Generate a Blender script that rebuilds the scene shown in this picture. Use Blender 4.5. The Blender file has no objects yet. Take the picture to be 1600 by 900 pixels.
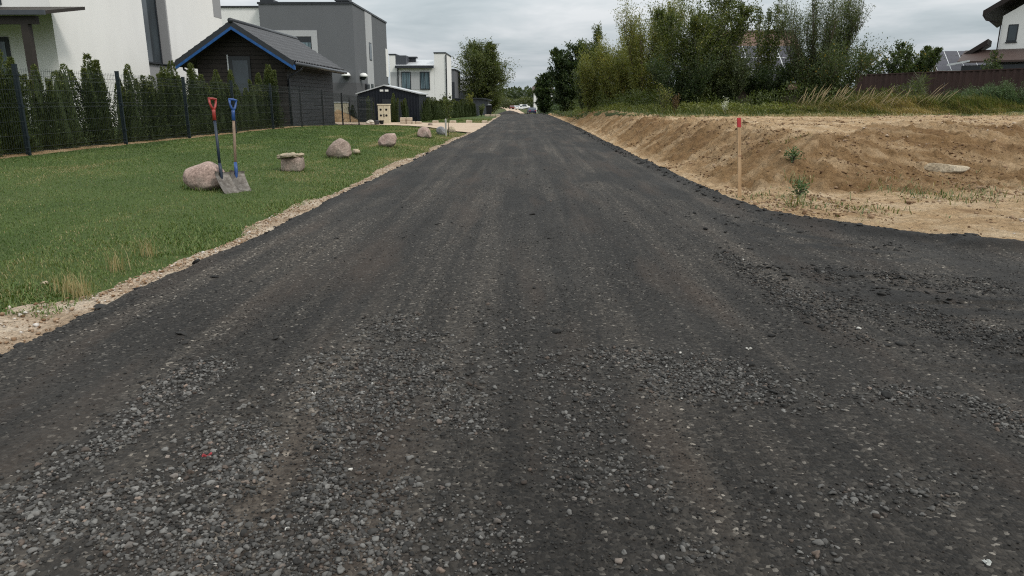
import bpy, bmesh, math, random
import numpy as np
from mathutils import Vector, Matrix
rng = np.random.default_rng(7); random.seed(7)
S = bpy.context.scene; C = S.collection
R_ = math.radians
# ------------------------------------------------------------------ camera, sky, sun, exposure
F = 1120.0; CAMZ = 1.0; TH = math.atan(290/F); YAW = math.atan(16/F)
cam_d = bpy.data.cameras.new('camera'); cam = bpy.data.objects.new('camera', cam_d); C.objects.link(cam)
cam_d.lens = 36*F/1600; cam_d.sensor_width = 36; cam_d.clip_start = .05; cam_d.clip_end = 6000
cam.location = (0, 0, CAMZ); cam.rotation_euler = (math.pi/2-TH, 0, YAW); S.camera = cam
S.view_settings.view_transform = 'Standard'; S.view_settings.look = 'None'
S.view_settings.exposure = 0.22; S.view_settings.gamma = 1; S.view_settings.use_curve_mapping = False
S.render.engine = 'CYCLES'; S.cycles.use_denoising = False; S.cycles.filter_width = 1.15; S.cycles.max_bounces = 6
S.cycles.transparent_max_bounces = 8; S.cycles.diffuse_bounces = 3; S.cycles.glossy_bounces = 2
SUN_EL, SUN_AZ = R_(48), R_(125)          # azimuth clockwise from +Y
W = bpy.data.worlds.new('World'); S.world = W; W.use_nodes = True
nt = W.node_tree; nt.nodes.clear()
def wn(t, **k):
    n = nt.nodes.new(t)
    for a, v in k.items(): setattr(n, a, v)
    return n
wo = wn('ShaderNodeOutputWorld'); bg = wn('ShaderNodeBackground'); bg.inputs['Strength'].default_value = .1
sky = wn('ShaderNodeTexSky', sky_type='NISHITA', sun_disc=False, sun_elevation=SUN_EL, sun_rotation=SUN_AZ, air_density=1.3, dust_density=2.5)
tc = wn('ShaderNodeTexCoord'); sep = wn('ShaderNodeSeparateXYZ'); nt.links.new(tc.outputs['Generated'], sep.inputs[0])
def wm(op, a, b=None, clamp=False):
    n = wn('ShaderNodeMath', operation=op, use_clamp=clamp)
    for i, v in enumerate((a, b)):
        if v is None: continue
        if isinstance(v, (int, float)): n.inputs[i].default_value = v
        else: nt.links.new(v, n.inputs[i])
    return n.outputs[0]
# a cloud deck seen in perspective: direction divided by height
zc = wm('MAXIMUM', wm('ADD', sep.outputs[2], .10), .04)
px_, py_ = wm('DIVIDE', sep.outputs[0], zc), wm('DIVIDE', sep.outputs[1], zc)
cmb = wn('ShaderNodeCombineXYZ'); nt.links.new(px_, cmb.inputs[0]); nt.links.new(py_, cmb.inputs[1])
def wnoise(scale, det, seed, dist=0.0):
    n = wn('ShaderNodeTexNoise', noise_dimensions='4D'); n.inputs['Scale'].default_value = scale; n.inputs['Detail'].default_value = det
    n.inputs['W'].default_value = seed; n.inputs['Distortion'].default_value = dist; n.inputs['Roughness'].default_value = .55
    nt.links.new(cmb.outputs[0], n.inputs['Vector']); return n.outputs['Fac']
n1, n2 = wnoise(.55, 6, 3.1, .4), wnoise(1.7, 5, 8.3, .6)
cl = wm('ADD', wm('MULTIPLY', n1, .72), wm('MULTIPLY', n2, .28))
ramp = wn('ShaderNodeValToRGB'); nt.links.new(cl, ramp.inputs[0])
e = ramp.color_ramp.elements
e[0].position = .37; e[0].color = (2.95, 3.5, 3.85, 1); e[1].position = .62; e[1].color = (5.6, 5.9, 6.2, 1)
m_ = e.new(.5); m_.color = (4.1, 4.6, 4.95, 1)
hz = wm('POWER', wm('MAXIMUM', wm('SUBTRACT', sep.outputs[2], .06), 0.0), .8)        # an overcast sky is brightest overhead
upc = wn('ShaderNodeCombineXYZ')
for i_, k_ in enumerate((2.5, 2.25, 2.0)): nt.links.new(wm('ADD', 1.0, wm('MULTIPLY', hz, k_)), upc.inputs[i_])
cm = wn('ShaderNodeMix', data_type='RGBA', blend_type='MIX'); cm.inputs['Factor'].default_value = .93
nt.links.new(sky.outputs[0], cm.inputs['A']); nt.links.new(ramp.outputs[0], cm.inputs['B'])
vm = wn('ShaderNodeVectorMath', operation='MULTIPLY'); nt.links.new(cm.outputs['Result'], vm.inputs[0]); nt.links.new(upc.outputs[0], vm.inputs[1])
nt.links.new(vm.outputs[0], bg.inputs['Color']); nt.links.new(bg.outputs[0], wo.inputs[0])
sun_d = bpy.data.lights.new('sun', 'SUN'); sun_d.energy = 1.5; sun_d.angle = R_(13); sun_d.color = (1, .955, .9)
sun = bpy.data.objects.new('sun', sun_d); C.objects.link(sun)
sd = Vector((math.sin(SUN_AZ)*math.cos(SUN_EL), math.cos(SUN_AZ)*math.cos(SUN_EL), math.sin(SUN_EL)))
sun.rotation_euler = (-sd).to_track_quat('-Z', 'Y').to_euler()

# ------------------------------------------------------------------ survey: where a sight line meets a real plane
RM = (Matrix.Rotation(YAW, 3, 'Z') @ Matrix.Rotation(math.pi/2-TH, 3, 'X'))
def ray(px, py): return RM @ Vector(((px-800)/F, (450-py)/F, -1))
def G(px, py, z=0.0): d = ray(px, py); return d*((z-CAMZ)/d.z)+Vector((0, 0, CAMZ))
def at(px, py, Y): d = ray(px, py); return d*(Y/d.y)+Vector((0, 0, CAMZ))
def atx(px, py, X): d = ray(px, py); return d*(X/d.x)+Vector((0, 0, CAMZ))

# ------------------------------------------------------------------ numeric helpers
def hsh(ix, iy, iz, seed):
    h = (ix.astype(np.int64)*374761393 + iy.astype(np.int64)*668265263 + iz.astype(np.int64)*2147483647 + seed*144665) & 0xffffffff
    h = ((h ^ (h >> 13))*1274126177) & 0xffffffff
    h = ((h ^ (h >> 16))*2246822519) & 0xffffffff
    return ((h ^ (h >> 15)) & 0xffffff)/float(0xffffff)
def vn2(x, y, seed=0):
    x = np.asarray(x, float); y = np.asarray(y, float); ix = np.floor(x); iy = np.floor(y); fx = x-ix; fy = y-iy
    fx = fx*fx*fx*(fx*(fx*6-15)+10); fy = fy*fy*fy*(fy*(fy*6-15)+10); z = np.zeros_like(ix)
    a = hsh(ix, iy, z, seed); b = hsh(ix+1, iy, z, seed); c = hsh(ix, iy+1, z, seed); d = hsh(ix+1, iy+1, z, seed)
    return (a+(b-a)*fx)*(1-fy)+(c+(d-c)*fx)*fy
def fbm(x, y, oct=4, seed=0, gain=.5):
    s = 0; a = 1; t = 0
    for i in range(oct): s = s+a*vn2(x*2**i+i*17.3, y*2**i-i*9.1, seed+i); t += a; a *= gain
    return s/t
def vn3(p, seed=0):
    i = np.floor(p); f = p-i; f = f*f*(3-2*f); r = 0
    for dx in (0, 1):
        for dy in (0, 1):
            for dz in (0, 1):
                w = (f[:, 0] if dx else 1-f[:, 0])*(f[:, 1] if dy else 1-f[:, 1])*(f[:, 2] if dz else 1-f[:, 2])
                r = r+w*hsh(i[:, 0]+dx, i[:, 1]+dy, i[:, 2]+dz, seed)
    return r
def sst(a, b, x): t = np.clip((x-a)/(b-a), 0, 1); return t*t*(3-2*t)

# ------------------------------------------------------------------ mesh helpers
def mk(name, V, Fc, mat, attrs=None, smooth=False, parent=None, mi=None):
    V = np.asarray(V, np.float32); Fc = np.asarray(Fc, np.int32); k = Fc.shape[1]; n = len(Fc)
    me = bpy.data.meshes.new(name); me.vertices.add(len(V)); me.vertices.foreach_set('co', V.ravel())
    me.loops.add(n*k); me.loops.foreach_set('vertex_index', Fc.ravel()); me.polygons.add(n)
    me.polygons.foreach_set('loop_start', np.arange(0, n*k, k, dtype=np.int32))
    me.polygons.foreach_set('loop_total', np.full(n, k, np.int32))
    if smooth: me.polygons.foreach_set('use_smooth', np.ones(n, bool))
    for a, v in (attrs or {}).items():
        at_ = me.attributes.new(a, 'FLOAT', 'POINT'); at_.data.foreach_set('value', np.asarray(v, np.float32))
    me.update(calc_edges=True); me.validate(); me.materials.append(mat)
    o = bpy.data.objects.new(name, me); C.objects.link(o)
    if parent is not None: o.parent = parent
    return o
def tag(o, label=None, cat=None, group=None, kind=None):
    for k, v in (('label', label), ('category', cat), ('group', group), ('kind', kind)):
        if v: o[k] = v
    return o
def thing(name, label, cat, loc=(0, 0, 0), rz=0.0, group=None):
    o = bpy.data.objects.new(name, None); C.objects.link(o); o.location = loc; o.rotation_euler.z = rz
    o.empty_display_size = .1
    return tag(o, label, cat, group)
def copy_tree(o, parent=None):
    c = o.copy(); C.objects.link(c)
    if parent is not None: c.parent = parent
    for ch in list(o.children): copy_tree(ch, c)
    return c
class MB:
    """collects shapes in world coordinates; build() stores them relative to the parent thing"""
    def __init__(s): s.v = []; s.f = []
    def add(s, vs, fs):
        b = len(s.v); s.v += [tuple(v) for v in vs]; s.f += [tuple(b+i for i in f) for f in fs]; return s
    def box(s, x0, x1, y0, y1, z0, z1):
        if x0 > x1: x0, x1 = x1, x0
        if y0 > y1: y0, y1 = y1, y0
        if z0 > z1: z0, z1 = z1, z0
        return s.add([(x0, y0, z0), (x1, y0, z0), (x1, y1, z0), (x0, y1, z0), (x0, y0, z1), (x1, y0, z1), (x1, y1, z1), (x0, y1, z1)],
                     [(0, 3, 2, 1), (4, 5, 6, 7), (0, 1, 5, 4), (1, 2, 6, 5), (2, 3, 7, 6), (3, 0, 4, 7)])
    def prism(s, poly, d):              # polygon (3-D points) pushed along d
        n = len(poly); d = Vector(d); a = [Vector(p) for p in poly]
        return s.add(a+[p+d for p in a], [tuple(range(n-1, -1, -1)), tuple(range(n, 2*n))]+[(i, (i+1) % n, n+(i+1) % n, n+i) for i in range(n)])
    def tube(s, pts, r, n=8, cap=True):
        pts = [Vector(p) for p in pts]; rs = r if isinstance(r, (list, tuple)) else [r]*len(pts); vs = []; fs = []
        for i, p in enumerate(pts):
            t = (pts[min(i+1, len(pts)-1)]-pts[max(i-1, 0)]).normalized()
            u = t.orthogonal().normalized() if abs(t.z) > .95 else t.cross(Vector((0, 0, 1))).normalized(); w = t.cross(u)
            vs += [p+(u*math.cos(2*math.pi*k/n)+w*math.sin(2*math.pi*k/n))*rs[i] for k in range(n)]
        for i in range(len(pts)-1):
            for k in range(n): fs.append((i*n+k, i*n+(k+1) % n, (i+1)*n+(k+1) % n, (i+1)*n+k))
        if cap: fs += [tuple(range(n-1, -1, -1)), tuple(range((len(pts)-1)*n, len(pts)*n))]
        return s.add(vs, fs)
    def build(s, name, mat, parent=None, bevel=0, smooth=False, seg=2):
        off = Vector((0, 0, 0)); p = parent
        while p is not None: off += p.location; p = p.parent
        me = bpy.data.meshes.new(name); me.from_pydata([tuple(Vector(v)-off) for v in s.v], [], s.f); me.update()
        bm = bmesh.new(); bm.from_mesh(me); bmesh.ops.recalc_face_normals(bm, faces=bm.faces); bm.to_mesh(me); bm.free()
        if smooth:
            for q in me.polygons: q.use_smooth = True
        me.materials.append(mat); o = bpy.data.objects.new(name, me); C.objects.link(o)
        if parent is not None: o.parent = parent
        if bevel:
            m = o.modifiers.new('bevel', 'BEVEL'); m.width = bevel; m.segments = seg; m.limit_method = 'ANGLE'
        return o

# ------------------------------------------------------------------ materials
class NT:
    def __init__(s, name):
        s.m = bpy.data.materials.new(name); s.m.use_nodes = True; s.t = s.m.node_tree; s.b = s.t.nodes['Principled BSDF']
        s.geo = None
    def n(s, ty, **k):
        x = s.t.nodes.new(ty)
        for a, v in k.items(): setattr(x, a, v)
        return x
    def put(s, sock, v):
        if hasattr(v, 'links') or isinstance(v, bpy.types.NodeSocket): s.t.links.new(v, sock)
        elif isinstance(v, (tuple, list)) and len(v) == 3 and sock.type == 'RGBA': sock.default_value = (*v, 1)
        else: sock.default_value = v
    def pos(s, obj=False):
        if obj: return s.n('ShaderNodeTexCoord').outputs['Object']
        if s.geo is None: s.geo = s.n('ShaderNodeNewGeometry')
        return s.geo.outputs['Position']
    def math(s, op, a, b=0.0, c=None, clamp=False):
        x = s.n('ShaderNodeMath', operation=op, use_clamp=clamp); s.put(x.inputs[0], a); s.put(x.inputs[1], b)
        if c is not None: s.put(x.inputs[2], c)
        return x.outputs[0]
    def map(s, v, scale=(1, 1, 1), rot=(0, 0, 0)):
        x = s.n('ShaderNodeMapping'); s.put(x.inputs['Vector'], v); x.inputs['Scale'].default_value = scale; x.inputs['Rotation'].default_value = rot
        return x.outputs[0]
    def noise(s, v, scale, det=4, rough=.55, dist=0.0):
        x = s.n('ShaderNodeTexNoise'); s.put(x.inputs['Vector'], v); x.inputs['Scale'].default_value = scale
        x.inputs['Detail'].default_value = det; x.inputs['Roughness'].default_value = rough; x.inputs['Distortion'].default_value = dist
        return x.outputs['Fac']
    def vor(s, v, scale, feature='F1'):
        x = s.n('ShaderNodeTexVoronoi', feature=feature); s.put(x.inputs['Vector'], v); x.inputs['Scale'].default_value = scale; return x
    def ramp(s, f, stops, interp='LINEAR'):
        x = s.n('ShaderNodeValToRGB'); s.put(x.inputs[0], f); el = x.color_ramp.elements; x.color_ramp.interpolation = interp
        while len(el) < len(stops): el.new(.5)
        for q, (p, c) in zip(el, sorted(stops, key=lambda z: z[0])): q.position = p; q.color = (*c, 1) if isinstance(c, (tuple, list)) else (c, c, c, 1)
        return x.outputs[0]
    def mix(s, f, a, b, mode='MIX'):
        x = s.n('ShaderNodeMix', data_type='RGBA', blend_type=mode); s.put(x.inputs['Factor'], f); s.put(x.inputs['A'], a); s.put(x.inputs['B'], b)
        return x.outputs['Result']
    def attr(s, name): return s.n('ShaderNodeAttribute', attribute_name=name).outputs['Fac']
    def sepx(s, v): x = s.n('ShaderNodeSeparateXYZ'); s.put(x.inputs[0], v); return x.outputs
    def comb(s, a, b, c=0.0):
        x = s.n('ShaderNodeCombineXYZ'); s.put(x.inputs[0], a); s.put(x.inputs[1], b); s.put(x.inputs[2], c); return x.outputs[0]
    def bump(s, h, strength=.3, dist=.02, prev=None):
        x = s.n('ShaderNodeBump'); s.put(x.inputs['Height'], h); x.inputs['Strength'].default_value = strength; x.inputs['Distance'].default_value = dist
        if prev is not None: s.t.links.new(prev, x.inputs['Normal'])
        s.t.links.new(x.outputs[0], s.b.inputs['Normal']); return x.outputs[0]
    def fin(s, col, rough=.8, spec=.3, metal=0.0):
        s.put(s.b.inputs['Base Color'], col); s.put(s.b.inputs['Roughness'], rough); s.put(s.b.inputs['Specular IOR Level'], spec)
        s.put(s.b.inputs['Metallic'], metal); return s.m
def simple(name, col, rough=.6, spec=.3, metal=0.0, var=.12, scale=6, bump=0.0, bs=40):
    t = NT(name); p = t.pos(); f = t.noise(p, scale, 5)
    c = t.ramp(f, [(.3, tuple(x*(1-var) for x in col)), (.7, tuple(min(1, x*(1+var)) for x in col))])
    if bump: t.bump(t.noise(p, bs, 4), bump, .01)
    return t.fin(c, rough, spec, metal)
def stucco(name, col, dirt=.12):
    t = NT(name); p = t.pos(); f = t.noise(t.map(p, (1, 1, .35)), 1.3, 6, .6); g = t.noise(p, 55, 3)
    c = t.ramp(f, [(.3, tuple(x*(1-dirt*.45) for x in col)), (.62, col)])
    c = t.mix(.10, c, t.ramp(g, [(.3, .25), (.7, 1.0)]), 'MULTIPLY')
    t.bump(g, .35, .006); return t.fin(c, .9, .15)
def leafmat(name, stops, trans=.33, rough=.5):
    t = NT(name); v = t.attr('v'); c = t.ramp(v, stops)
    t.fin(c, rough, .35)
    tr = t.n('ShaderNodeBsdfTranslucent'); t.put(tr.inputs['Color'], t.mix(1.0, c, (1.1, 1.15, .45), 'MULTIPLY'))
    mx = t.n('ShaderNodeMixShader'); mx.inputs[0].default_value = trans
    t.t.links.new(t.b.outputs[0], mx.inputs[1]); t.t.links.new(tr.outputs[0], mx.inputs[2])
    t.t.links.new(mx.outputs[0], t.t.nodes['Material Output'].inputs[0]); return t.m
def planks(name, c0, c1, wid, ht, mortar, offset=.5):
    t = NT(name); x, y, z = t.sepx(t.pos())[:3]; v = t.comb(t.math('ADD', x, y), z)
    b = t.n('ShaderNodeTexBrick'); t.put(b.inputs['Vector'], v); b.offset = offset
    for k, q in (('Color1', c0), ('Color2', c1), ('Mortar', tuple(q*.25 for q in c0))): b.inputs[k].default_value = (*q, 1)
    b.inputs['Scale'].default_value = 1; b.inputs['Mortar Size'].default_value = mortar; b.inputs['Brick Width'].default_value = wid
    b.inputs['Row Height'].default_value = ht; b.inputs['Mortar Smooth'].default_value = .3; b.inputs['Bias'].default_value = 0
    g = t.noise(t.map(t.pos(), (2, 2, 30)), 3, 5); c = t.mix(.35, b.outputs['Color'], t.ramp(g, [(.3, .3), (.7, 1.0)]), 'MULTIPLY')
    h = t.math('MULTIPLY', b.outputs['Fac'], -1.0); t.bump(h, .8, .008); return t.fin(c, .7, .3)
M = {}
M['white'] = stucco('white_stucco', (.79, .78, .755)); M['grey'] = stucco('grey_stucco', (.135, .14, .148)); M['greydark'] = stucco('dark_grey_plinth', (.105, .105, .11))
M['lightgrey'] = stucco('light_grey_stucco', (.42, .425, .43)); M['midgrey'] = stucco('mid_grey_stucco', (.30, .30, .305))
M['dark'] = simple('anthracite_metal', (.022, .025, .03), .45, .4); M['darkwood'] = simple('dark_stained_wood', (.03, .024, .02), .65, .3, scale=9)
M['post'] = simple('green_grey_coated_steel', (.008, .015, .019), .45, .4); M['wire'] = simple('coated_wire', (.008, .014, .014), .5, .4)
M['blackpost'] = simple('black_coated_steel', (.012, .013, .015), .5, .4)
M['bluefilm'] = simple('blue_film', (.010, .070, .225), .4, .4, var=.25, scale=9)
M['white_plastic'] = simple('white_plastic', (.75, .75, .72), .4, .4); M['zinc'] = simple('galvanised_edge', (.5, .51, .52), .4, .4, .3)
M['flash'] = simple('coated_flashing', (.05, .055, .065), .4, .5)
M['navy'] = None
t = NT('navy_sheet_metal'); x_, y_, z_ = t.sepx(t.pos())[:3]
w = t.math('SINE', t.math('MULTIPLY', t.math('ADD', x_, y_), 40.0)); t.bump(w, .6, .012); M['navy'] = t.fin((.0065, .0085, .014), .55, .25)
t = NT('window_glass'); lw = t.n('ShaderNodeLayerWeight'); lw.inputs['Blend'].default_value = .3
gr = t.noise(t.map(t.pos(), (1, 1, .4)), .9, 3); M['glass'] = t.fin(t.ramp(gr, [(.35, (.012, .016, .02)), (.65, (.04, .055, .065))]), .06, .8)
t = NT('curtained_glass'); gr = t.noise(t.map(t.pos(), (6, 6, .2)), 2.2, 2)
M['curtain'] = t.fin(t.ramp(gr, [(.35, (.03, .05, .06)), (.62, (.16, .22, .25))]), .12, .6)
M['shedside'] = planks('grey_plank_cladding', (.034, .037, .043), (.046, .049, .056), 1.1, .145, .012)
M['shedgable'] = planks('brown_black_cladding', (.02, .0155, .0135), (.028, .022, .019), 3.5, .145, .012)
t = NT('brown_profiled_sheet'); M['brownfence'] = t.fin(t.ramp(t.noise(t.map(t.pos(), (3, 3, .6)), 1, 4), [(.3, (.036, .0185, .016)), (.7, (.054, .029, .025))]), .6, .3)
M['brownroof'] = simple('brown_roof', (.062, .04, .034), .6, .3); M['brownwood'] = simple('brown_fascia', (.022, .015, .013), .6, .3)
t = NT('roof_tile_sheet'); M['tile'] = t.fin(t.ramp(t.noise(t.pos(), 3, 4), [(.3, (.034, .034, .037)), (.7, (.05, .05, .054))]), .5, .45)
t = NT('clay_tile'); x_, y_, z_ = t.sepx(t.pos())[:3]
w1 = t.math('SINE', t.math('MULTIPLY', x_, 21.0)); w2 = t.math('FRACT', t.math('MULTIPLY', z_, 4.6))
c = t.mix(.5, t.ramp(w2, [(.0, (.05, .03, .024)), (.25, (.16, .10, .078)), (1, (.12, .075, .06))]), t.ramp(t.noise(t.pos(), 5, 3), [(.3, (.08, .05, .04)), (.7, (.2, .13, .10))]))
t.bump(t.math('ADD', w1, t.math('MULTIPLY', w2, 2.0)), .6, .03); M['claytile'] = t.fin(c, .8, .2)
M['solar'] = simple('solar_cell', (.045, .043, .055), .45, .2); M['alu'] = simple('aluminium', (.55, .56, .57), .5, .3)
M['bark'] = simple('bark', (.085, .07, .052), .9, .1, var=.4, scale=14, bump=.5); M['birchbark'] = simple('pale_bark', (.34, .33, .30), .8, .2, var=.5, scale=6)
M['cabinet'] = simple('beige_cabinet', (.56, .50, .37), .5, .3, var=.05); M['rubber'] = simple('rubber', (.012, .012, .012), .8, .2)
# ------------------------------------------------------------------ ground shape
def base_z(y): return -1.72*sst(50, 185, np.asarray(y, float))
LE = np.array([(-3, -2.25), (2.85, -2.23), (4.22, -2.22), (5.5, -2.13), (7.27, -2.16), (13.1, -2.04), (18.1, -1.97), (24.9, -1.8), (36, -1.77), (55, -1.8), (75, -1.9), (90, -2)])
RE = np.array([(-3, 40), (2.6, 34), (3.0, 16), (3.5, 9.5), (4.1, 6.4), (4.6, 4.75), (5.1, 3.6), (5.67, 2.92), (6.17, 2.52), (6.8, 2.34), (7.4, 2.30), (9.7, 2.27), (13.8, 2.24), (34, 2.36), (54, 2.3), (75, 2.2)])
def xl(y): return np.interp(y, LE[:, 0], LE[:, 1])
def xr(y): return np.interp(y, RE[:, 0], RE[:, 1])
def xr_d(x, y):                                     # distance inside the right edge
    g = (xr(y+.05)-xr(y-.05))/.1
    return (xr(y)-x)/np.sqrt(1+g*g)
TOE = np.array([(2.25, 62), (2.36, 49), (2.33, 30), (2.3, 19.4), (2.32, 14.2), (2.33, 10.6), (2.42, 9.2), (2.62, 8.6), (2.95, 8.38), (3.55, 8.15), (4.15, 8.25), (4.65, 8.3), (6.2, 8.85), (9, 9.6), (14, 10.4), (30, 12)])
def toe_d(x, y):
    """signed distance from the toe of the bank (positive uphill) and position along it"""
    x = np.asarray(x, float); y = np.asarray(y, float); best = np.full(x.shape, 1e9); sg = np.zeros(x.shape); al = np.zeros(x.shape); acc = 0
    for (ax, ay), (bx, by) in zip(TOE[:-1], TOE[1:]):
        dx, dy = bx-ax, by-ay; L = math.hypot(dx, dy); t = np.clip(((x-ax)*dx+(y-ay)*dy)/L**2, 0, 1)
        d = np.hypot(x-ax-t*dx, y-ay-t*dy); c = dx*(y-ay)-dy*(x-ax); m = d < best
        best = np.where(m, d, best); sg = np.where(m, np.where(c > 0, 1, -1), sg); al = np.where(m, acc+t*L, al); acc += L
    return best*sg, al
def right_z(x, y, relief=False):
    d, s = toe_d(x, y); wj = .7*(fbm(s*.6, d*.3, 3, 5)-.5)
    wid = np.interp(s, [0, 40, 50, 54, 58, 70], [1.2, 1.35, 1.5, 2.4, 3.3, 3.3])
    rise = sst(0, 1, (d+wj*.5)/wid)
    top = (.60+.05*np.clip((d-2)/10, 0, 3))*(1-.85*sst(32, 60, y)*(1-sst(4, 9, x)))
    z = -.015+rise*top*(1+.22*(fbm(x*.45, y*.45, 3, 22)-.5))+base_z(y)
    if relief:
        face = sst(-.2, .25, d)*(1-.75*sst(wid, wid+.8, d))
        st = s+d*.9
        z = z+face*(.11*(fbm(st*2.6, d*.4, 3, 11)-.5)+.10*(fbm(st*7, d*.9, 4, 12, .6)-.5)+.14*(fbm(s*1.6, d*1.6, 5, 14, .6)-.5))
        z = z+.04*(fbm(x*5, y*5, 5, 15, .6)-.5)+.02*(fbm(x*1.2+y*.2, y*9, 3, 19)-.5)*(1-face)+.035*(fbm(x*1.1, y*1.1, 3, 16)-.5)*sst(.0, .6, np.abs(d))
        lum = fbm(x*8, y*8, 3, 17); z = z+.16*np.clip(lum-.54, 0, 1)*(.35+face)+.03*(vn2(x*17, y*17, 20)-.5)*(.25+.9*face)*(fbm(x*2, y*2, 3, 21) > .45)
        z = z+.035*sst(.5, .9, fbm(s*2.2, d*3, 3, 18))*face
    return z
def lawn_z(x, y):
    x = np.asarray(x, float)
    return -.01+.07*sst(-2.2, -3.2, x)*(1-sst(24, 36, y))+.2*sst(-2.4, -6.8, x)*(1-sst(21, 36, y))+base_z(y)
def grid(xs, ys):
    X, Y = np.meshgrid(xs, ys); n, m = len(ys), len(xs); i = np.arange(n*m).reshape(n, m)
    return X.ravel(), Y.ravel(), np.stack([i[:-1, :-1], i[:-1, 1:], i[1:, 1:], i[1:, :-1]], -1).reshape(-1, 4)
def prune(V, Fc, keep, attrs):
    Fc = Fc[keep]; u = np.unique(Fc); r = np.full(len(V), -1, np.int64); r[u] = np.arange(len(u)); return V[u], r[Fc], {k: a[u] for k, a in attrs.items()}

# loose patches on the road, as capsules (x0, y0, x1, y1, radius, weight)
def cap(px0, py0, px1, py1, r, w=1.0): a, b = G(px0, py0), G(px1, py1); return (a.x, a.y, b.x, b.y, r, w)
PATCH = [cap(540, 600, 880, 580, .30, 1), cap(860, 580, 1160, 600, .27, 1), cap(740, 545, 700, 680, .16, .9), cap(640, 600, 560, 700, .15, .95), cap(520, 620, 420, 640, .16, .6),
         cap(330, 580, 0, 800, .11, .95), cap(0, 800, 0, 900, .16, .8), cap(150, 800, 300, 880, .16, .7), cap(560, 720, 480, 880, .13, .7), cap(690, 700, 640, 890, .12, .7), cap(740, 830, 760, 890, .14, .6),
         cap(1240, 470, 1420, 500, .20, .9), cap(1420, 500, 1600, 540, .22, .9), cap(1300, 430, 1550, 450, .2, .5), cap(1080, 590, 1230, 620, .16, .9), cap(1370, 620, 1500, 640, .12, .9), cap(1500, 640, 1600, 670, .12, .8),
         cap(640, 520, 780, 500, .25, .5), cap(1130, 400, 1330, 530, .10, .55), cap(1350, 780, 1500, 760, .10, .3), cap(1150, 740, 1250, 880, .10, .25), cap(380, 650, 330, 760, .16, .6), cap(900, 620, 940, 760, .2, .45), cap(1000, 880, 1100, 870, .08, .25)]
def coarse(x, y):
    r = np.zeros(np.shape(x))
    for x0, y0, x1, y1, rad, w in PATCH:
        dx, dy = x1-x0, y1-y0; t = np.clip(((x-x0)*dx+(y-y0)*dy)/(dx*dx+dy*dy+1e-9), 0, 1)
        d = np.hypot(x-x0-t*dx, y-y0-t*dy); r = np.maximum(r, w*(1-sst(rad*.3, rad*1.35, d)))
    n = fbm(x*5, y*3.2, 4, 31); ln = fbm(x*3.6+.25*y, y*.42, 3, 32); return np.clip(r*(.25+1.2*sst(.33, .62, n))*(.62+.7*sst(.40, .58, ln)), 0, 1)
def road_edge(x, y):
    x = np.asarray(x, float); j = .09*(fbm(y*1.7, x*1.7, 4, 40)-.5)+.04*(vn2(y*14, x*14, 41)-.5)
    return np.minimum(x-xl(y)+j, xr_d(x, y)+j)
def road_z(x, y):
    e_ = road_edge(x, y); k = sst(-.02, .16, e_); er = xr_d(x, y)
    z = -.05+.062*k+base_z(y)
    z = z+.02*(fbm(x*.9, y*.35, 3, 50)-.5)*k+.012*(fbm(x*4, y*.5, 3, 51)-.5)*k          # wheel tracks
    c = coarse(x, y); z = z+k*(.010*c*(fbm(x*16, y*16, 3, 52)-.3)+.012*(fbm(x*7, y*7, 3, 53)-.5)*(.3+c))
    z = z+k*.005*(vn2(x*85, y*85, 54)-.5)*(y < 9)+k*.0045*(vn2(x*45, y*45, 56)-.5)
    rid = np.exp(-((er-.17)/.10)**2)*sst(5.0, 5.4, x+y*.7)                                # windrow along the right edge
    z = z+rid*(.025+.045*(fbm(x*3, y*3, 3, 55)-.2))*k
    q = (x*.62-y*.78)                                                                     # turning tracks on the branch
    tr = sst(1.2, 2.2, x)*sst(7.2, 6.2, y)*sst(1.3, 2.3, y); z = z+tr*.05*(fbm(er*5.5, x*.5, 4, 59)-.5)
    gro = sst(.7, .95, vn2((x*.8+y*.6)*11, (y-x)*.5, 58))*sst(1.0, 1.5, x)*sst(3.0, 2.4, y); return z-gro*.008

# ------------------------------------------------------------------ ground materials
t = NT('asphalt_millings'); p = t.pos(); ca = t.attr('coarse')
v1 = t.vor(p, 95); v2 = t.vor(p, 48); big = t.noise(t.map(p, (1, .22, 1)), 1.6, 6, .6); fine = t.noise(p, 160, 3)
cell = t.sepx(v1.outputs['Color'])[0]; cell2 = t.sepx(v2.outputs['Color'])[1]
c = t.ramp(cell, [(.0, (.008, .0071, .0062)), (.45, (.0185, .0166, .0146)), (.86, (.030, .0273, .0244)), (.97, (.056, .052, .047)), (1, (.15, .142, .13))])
c2 = t.ramp(cell2, [(.0, (.012, .0112, .0105)), (.55, (.032, .030, .028)), (.9, (.06, .057, .053)), (1, (.15, .145, .135))])
c = t.mix(t.math('MULTIPLY', ca, .6), c, c2)
tint = t.ramp(big, [(.28, (.62, .61, .60)), (.5, (1.0, .985, .965)), (.68, (1.62, 1.55, 1.47))]); c = t.mix(1.0, c, tint, 'MULTIPLY')
stk = t.noise(t.map(p, (3.4, .10, 1)), 1.0, 6, .68); c = t.mix(1.0, c, t.ramp(stk, [(.35, (.50, .48, .46)), (.5, (1.0, .97, .93)), (.65, (2.1, 2.0, 1.87))]), 'MULTIPLY'); lo = t.attr('loose'); c = t.mix(lo, c, (.0095, .0088, .008))
rust = t.noise(t.map(p, (2.2, .35, 1)), 1.1, 4); c = t.mix(t.ramp(rust, [(.52, 0.0), (.70, .55)]), c, (.050, .034, .024))
dust = t.noise(t.map(p, (1, .5, 1)), .7, 5, .65); c = t.mix(t.ramp(dust, [(.52, 0.0), (.74, .35)]), c, (.062, .057, .051))
h = t.math('ADD', t.math('MULTIPLY', v1.outputs['Distance'], -1.0), t.math('MULTIPLY', fine, .5))
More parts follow.
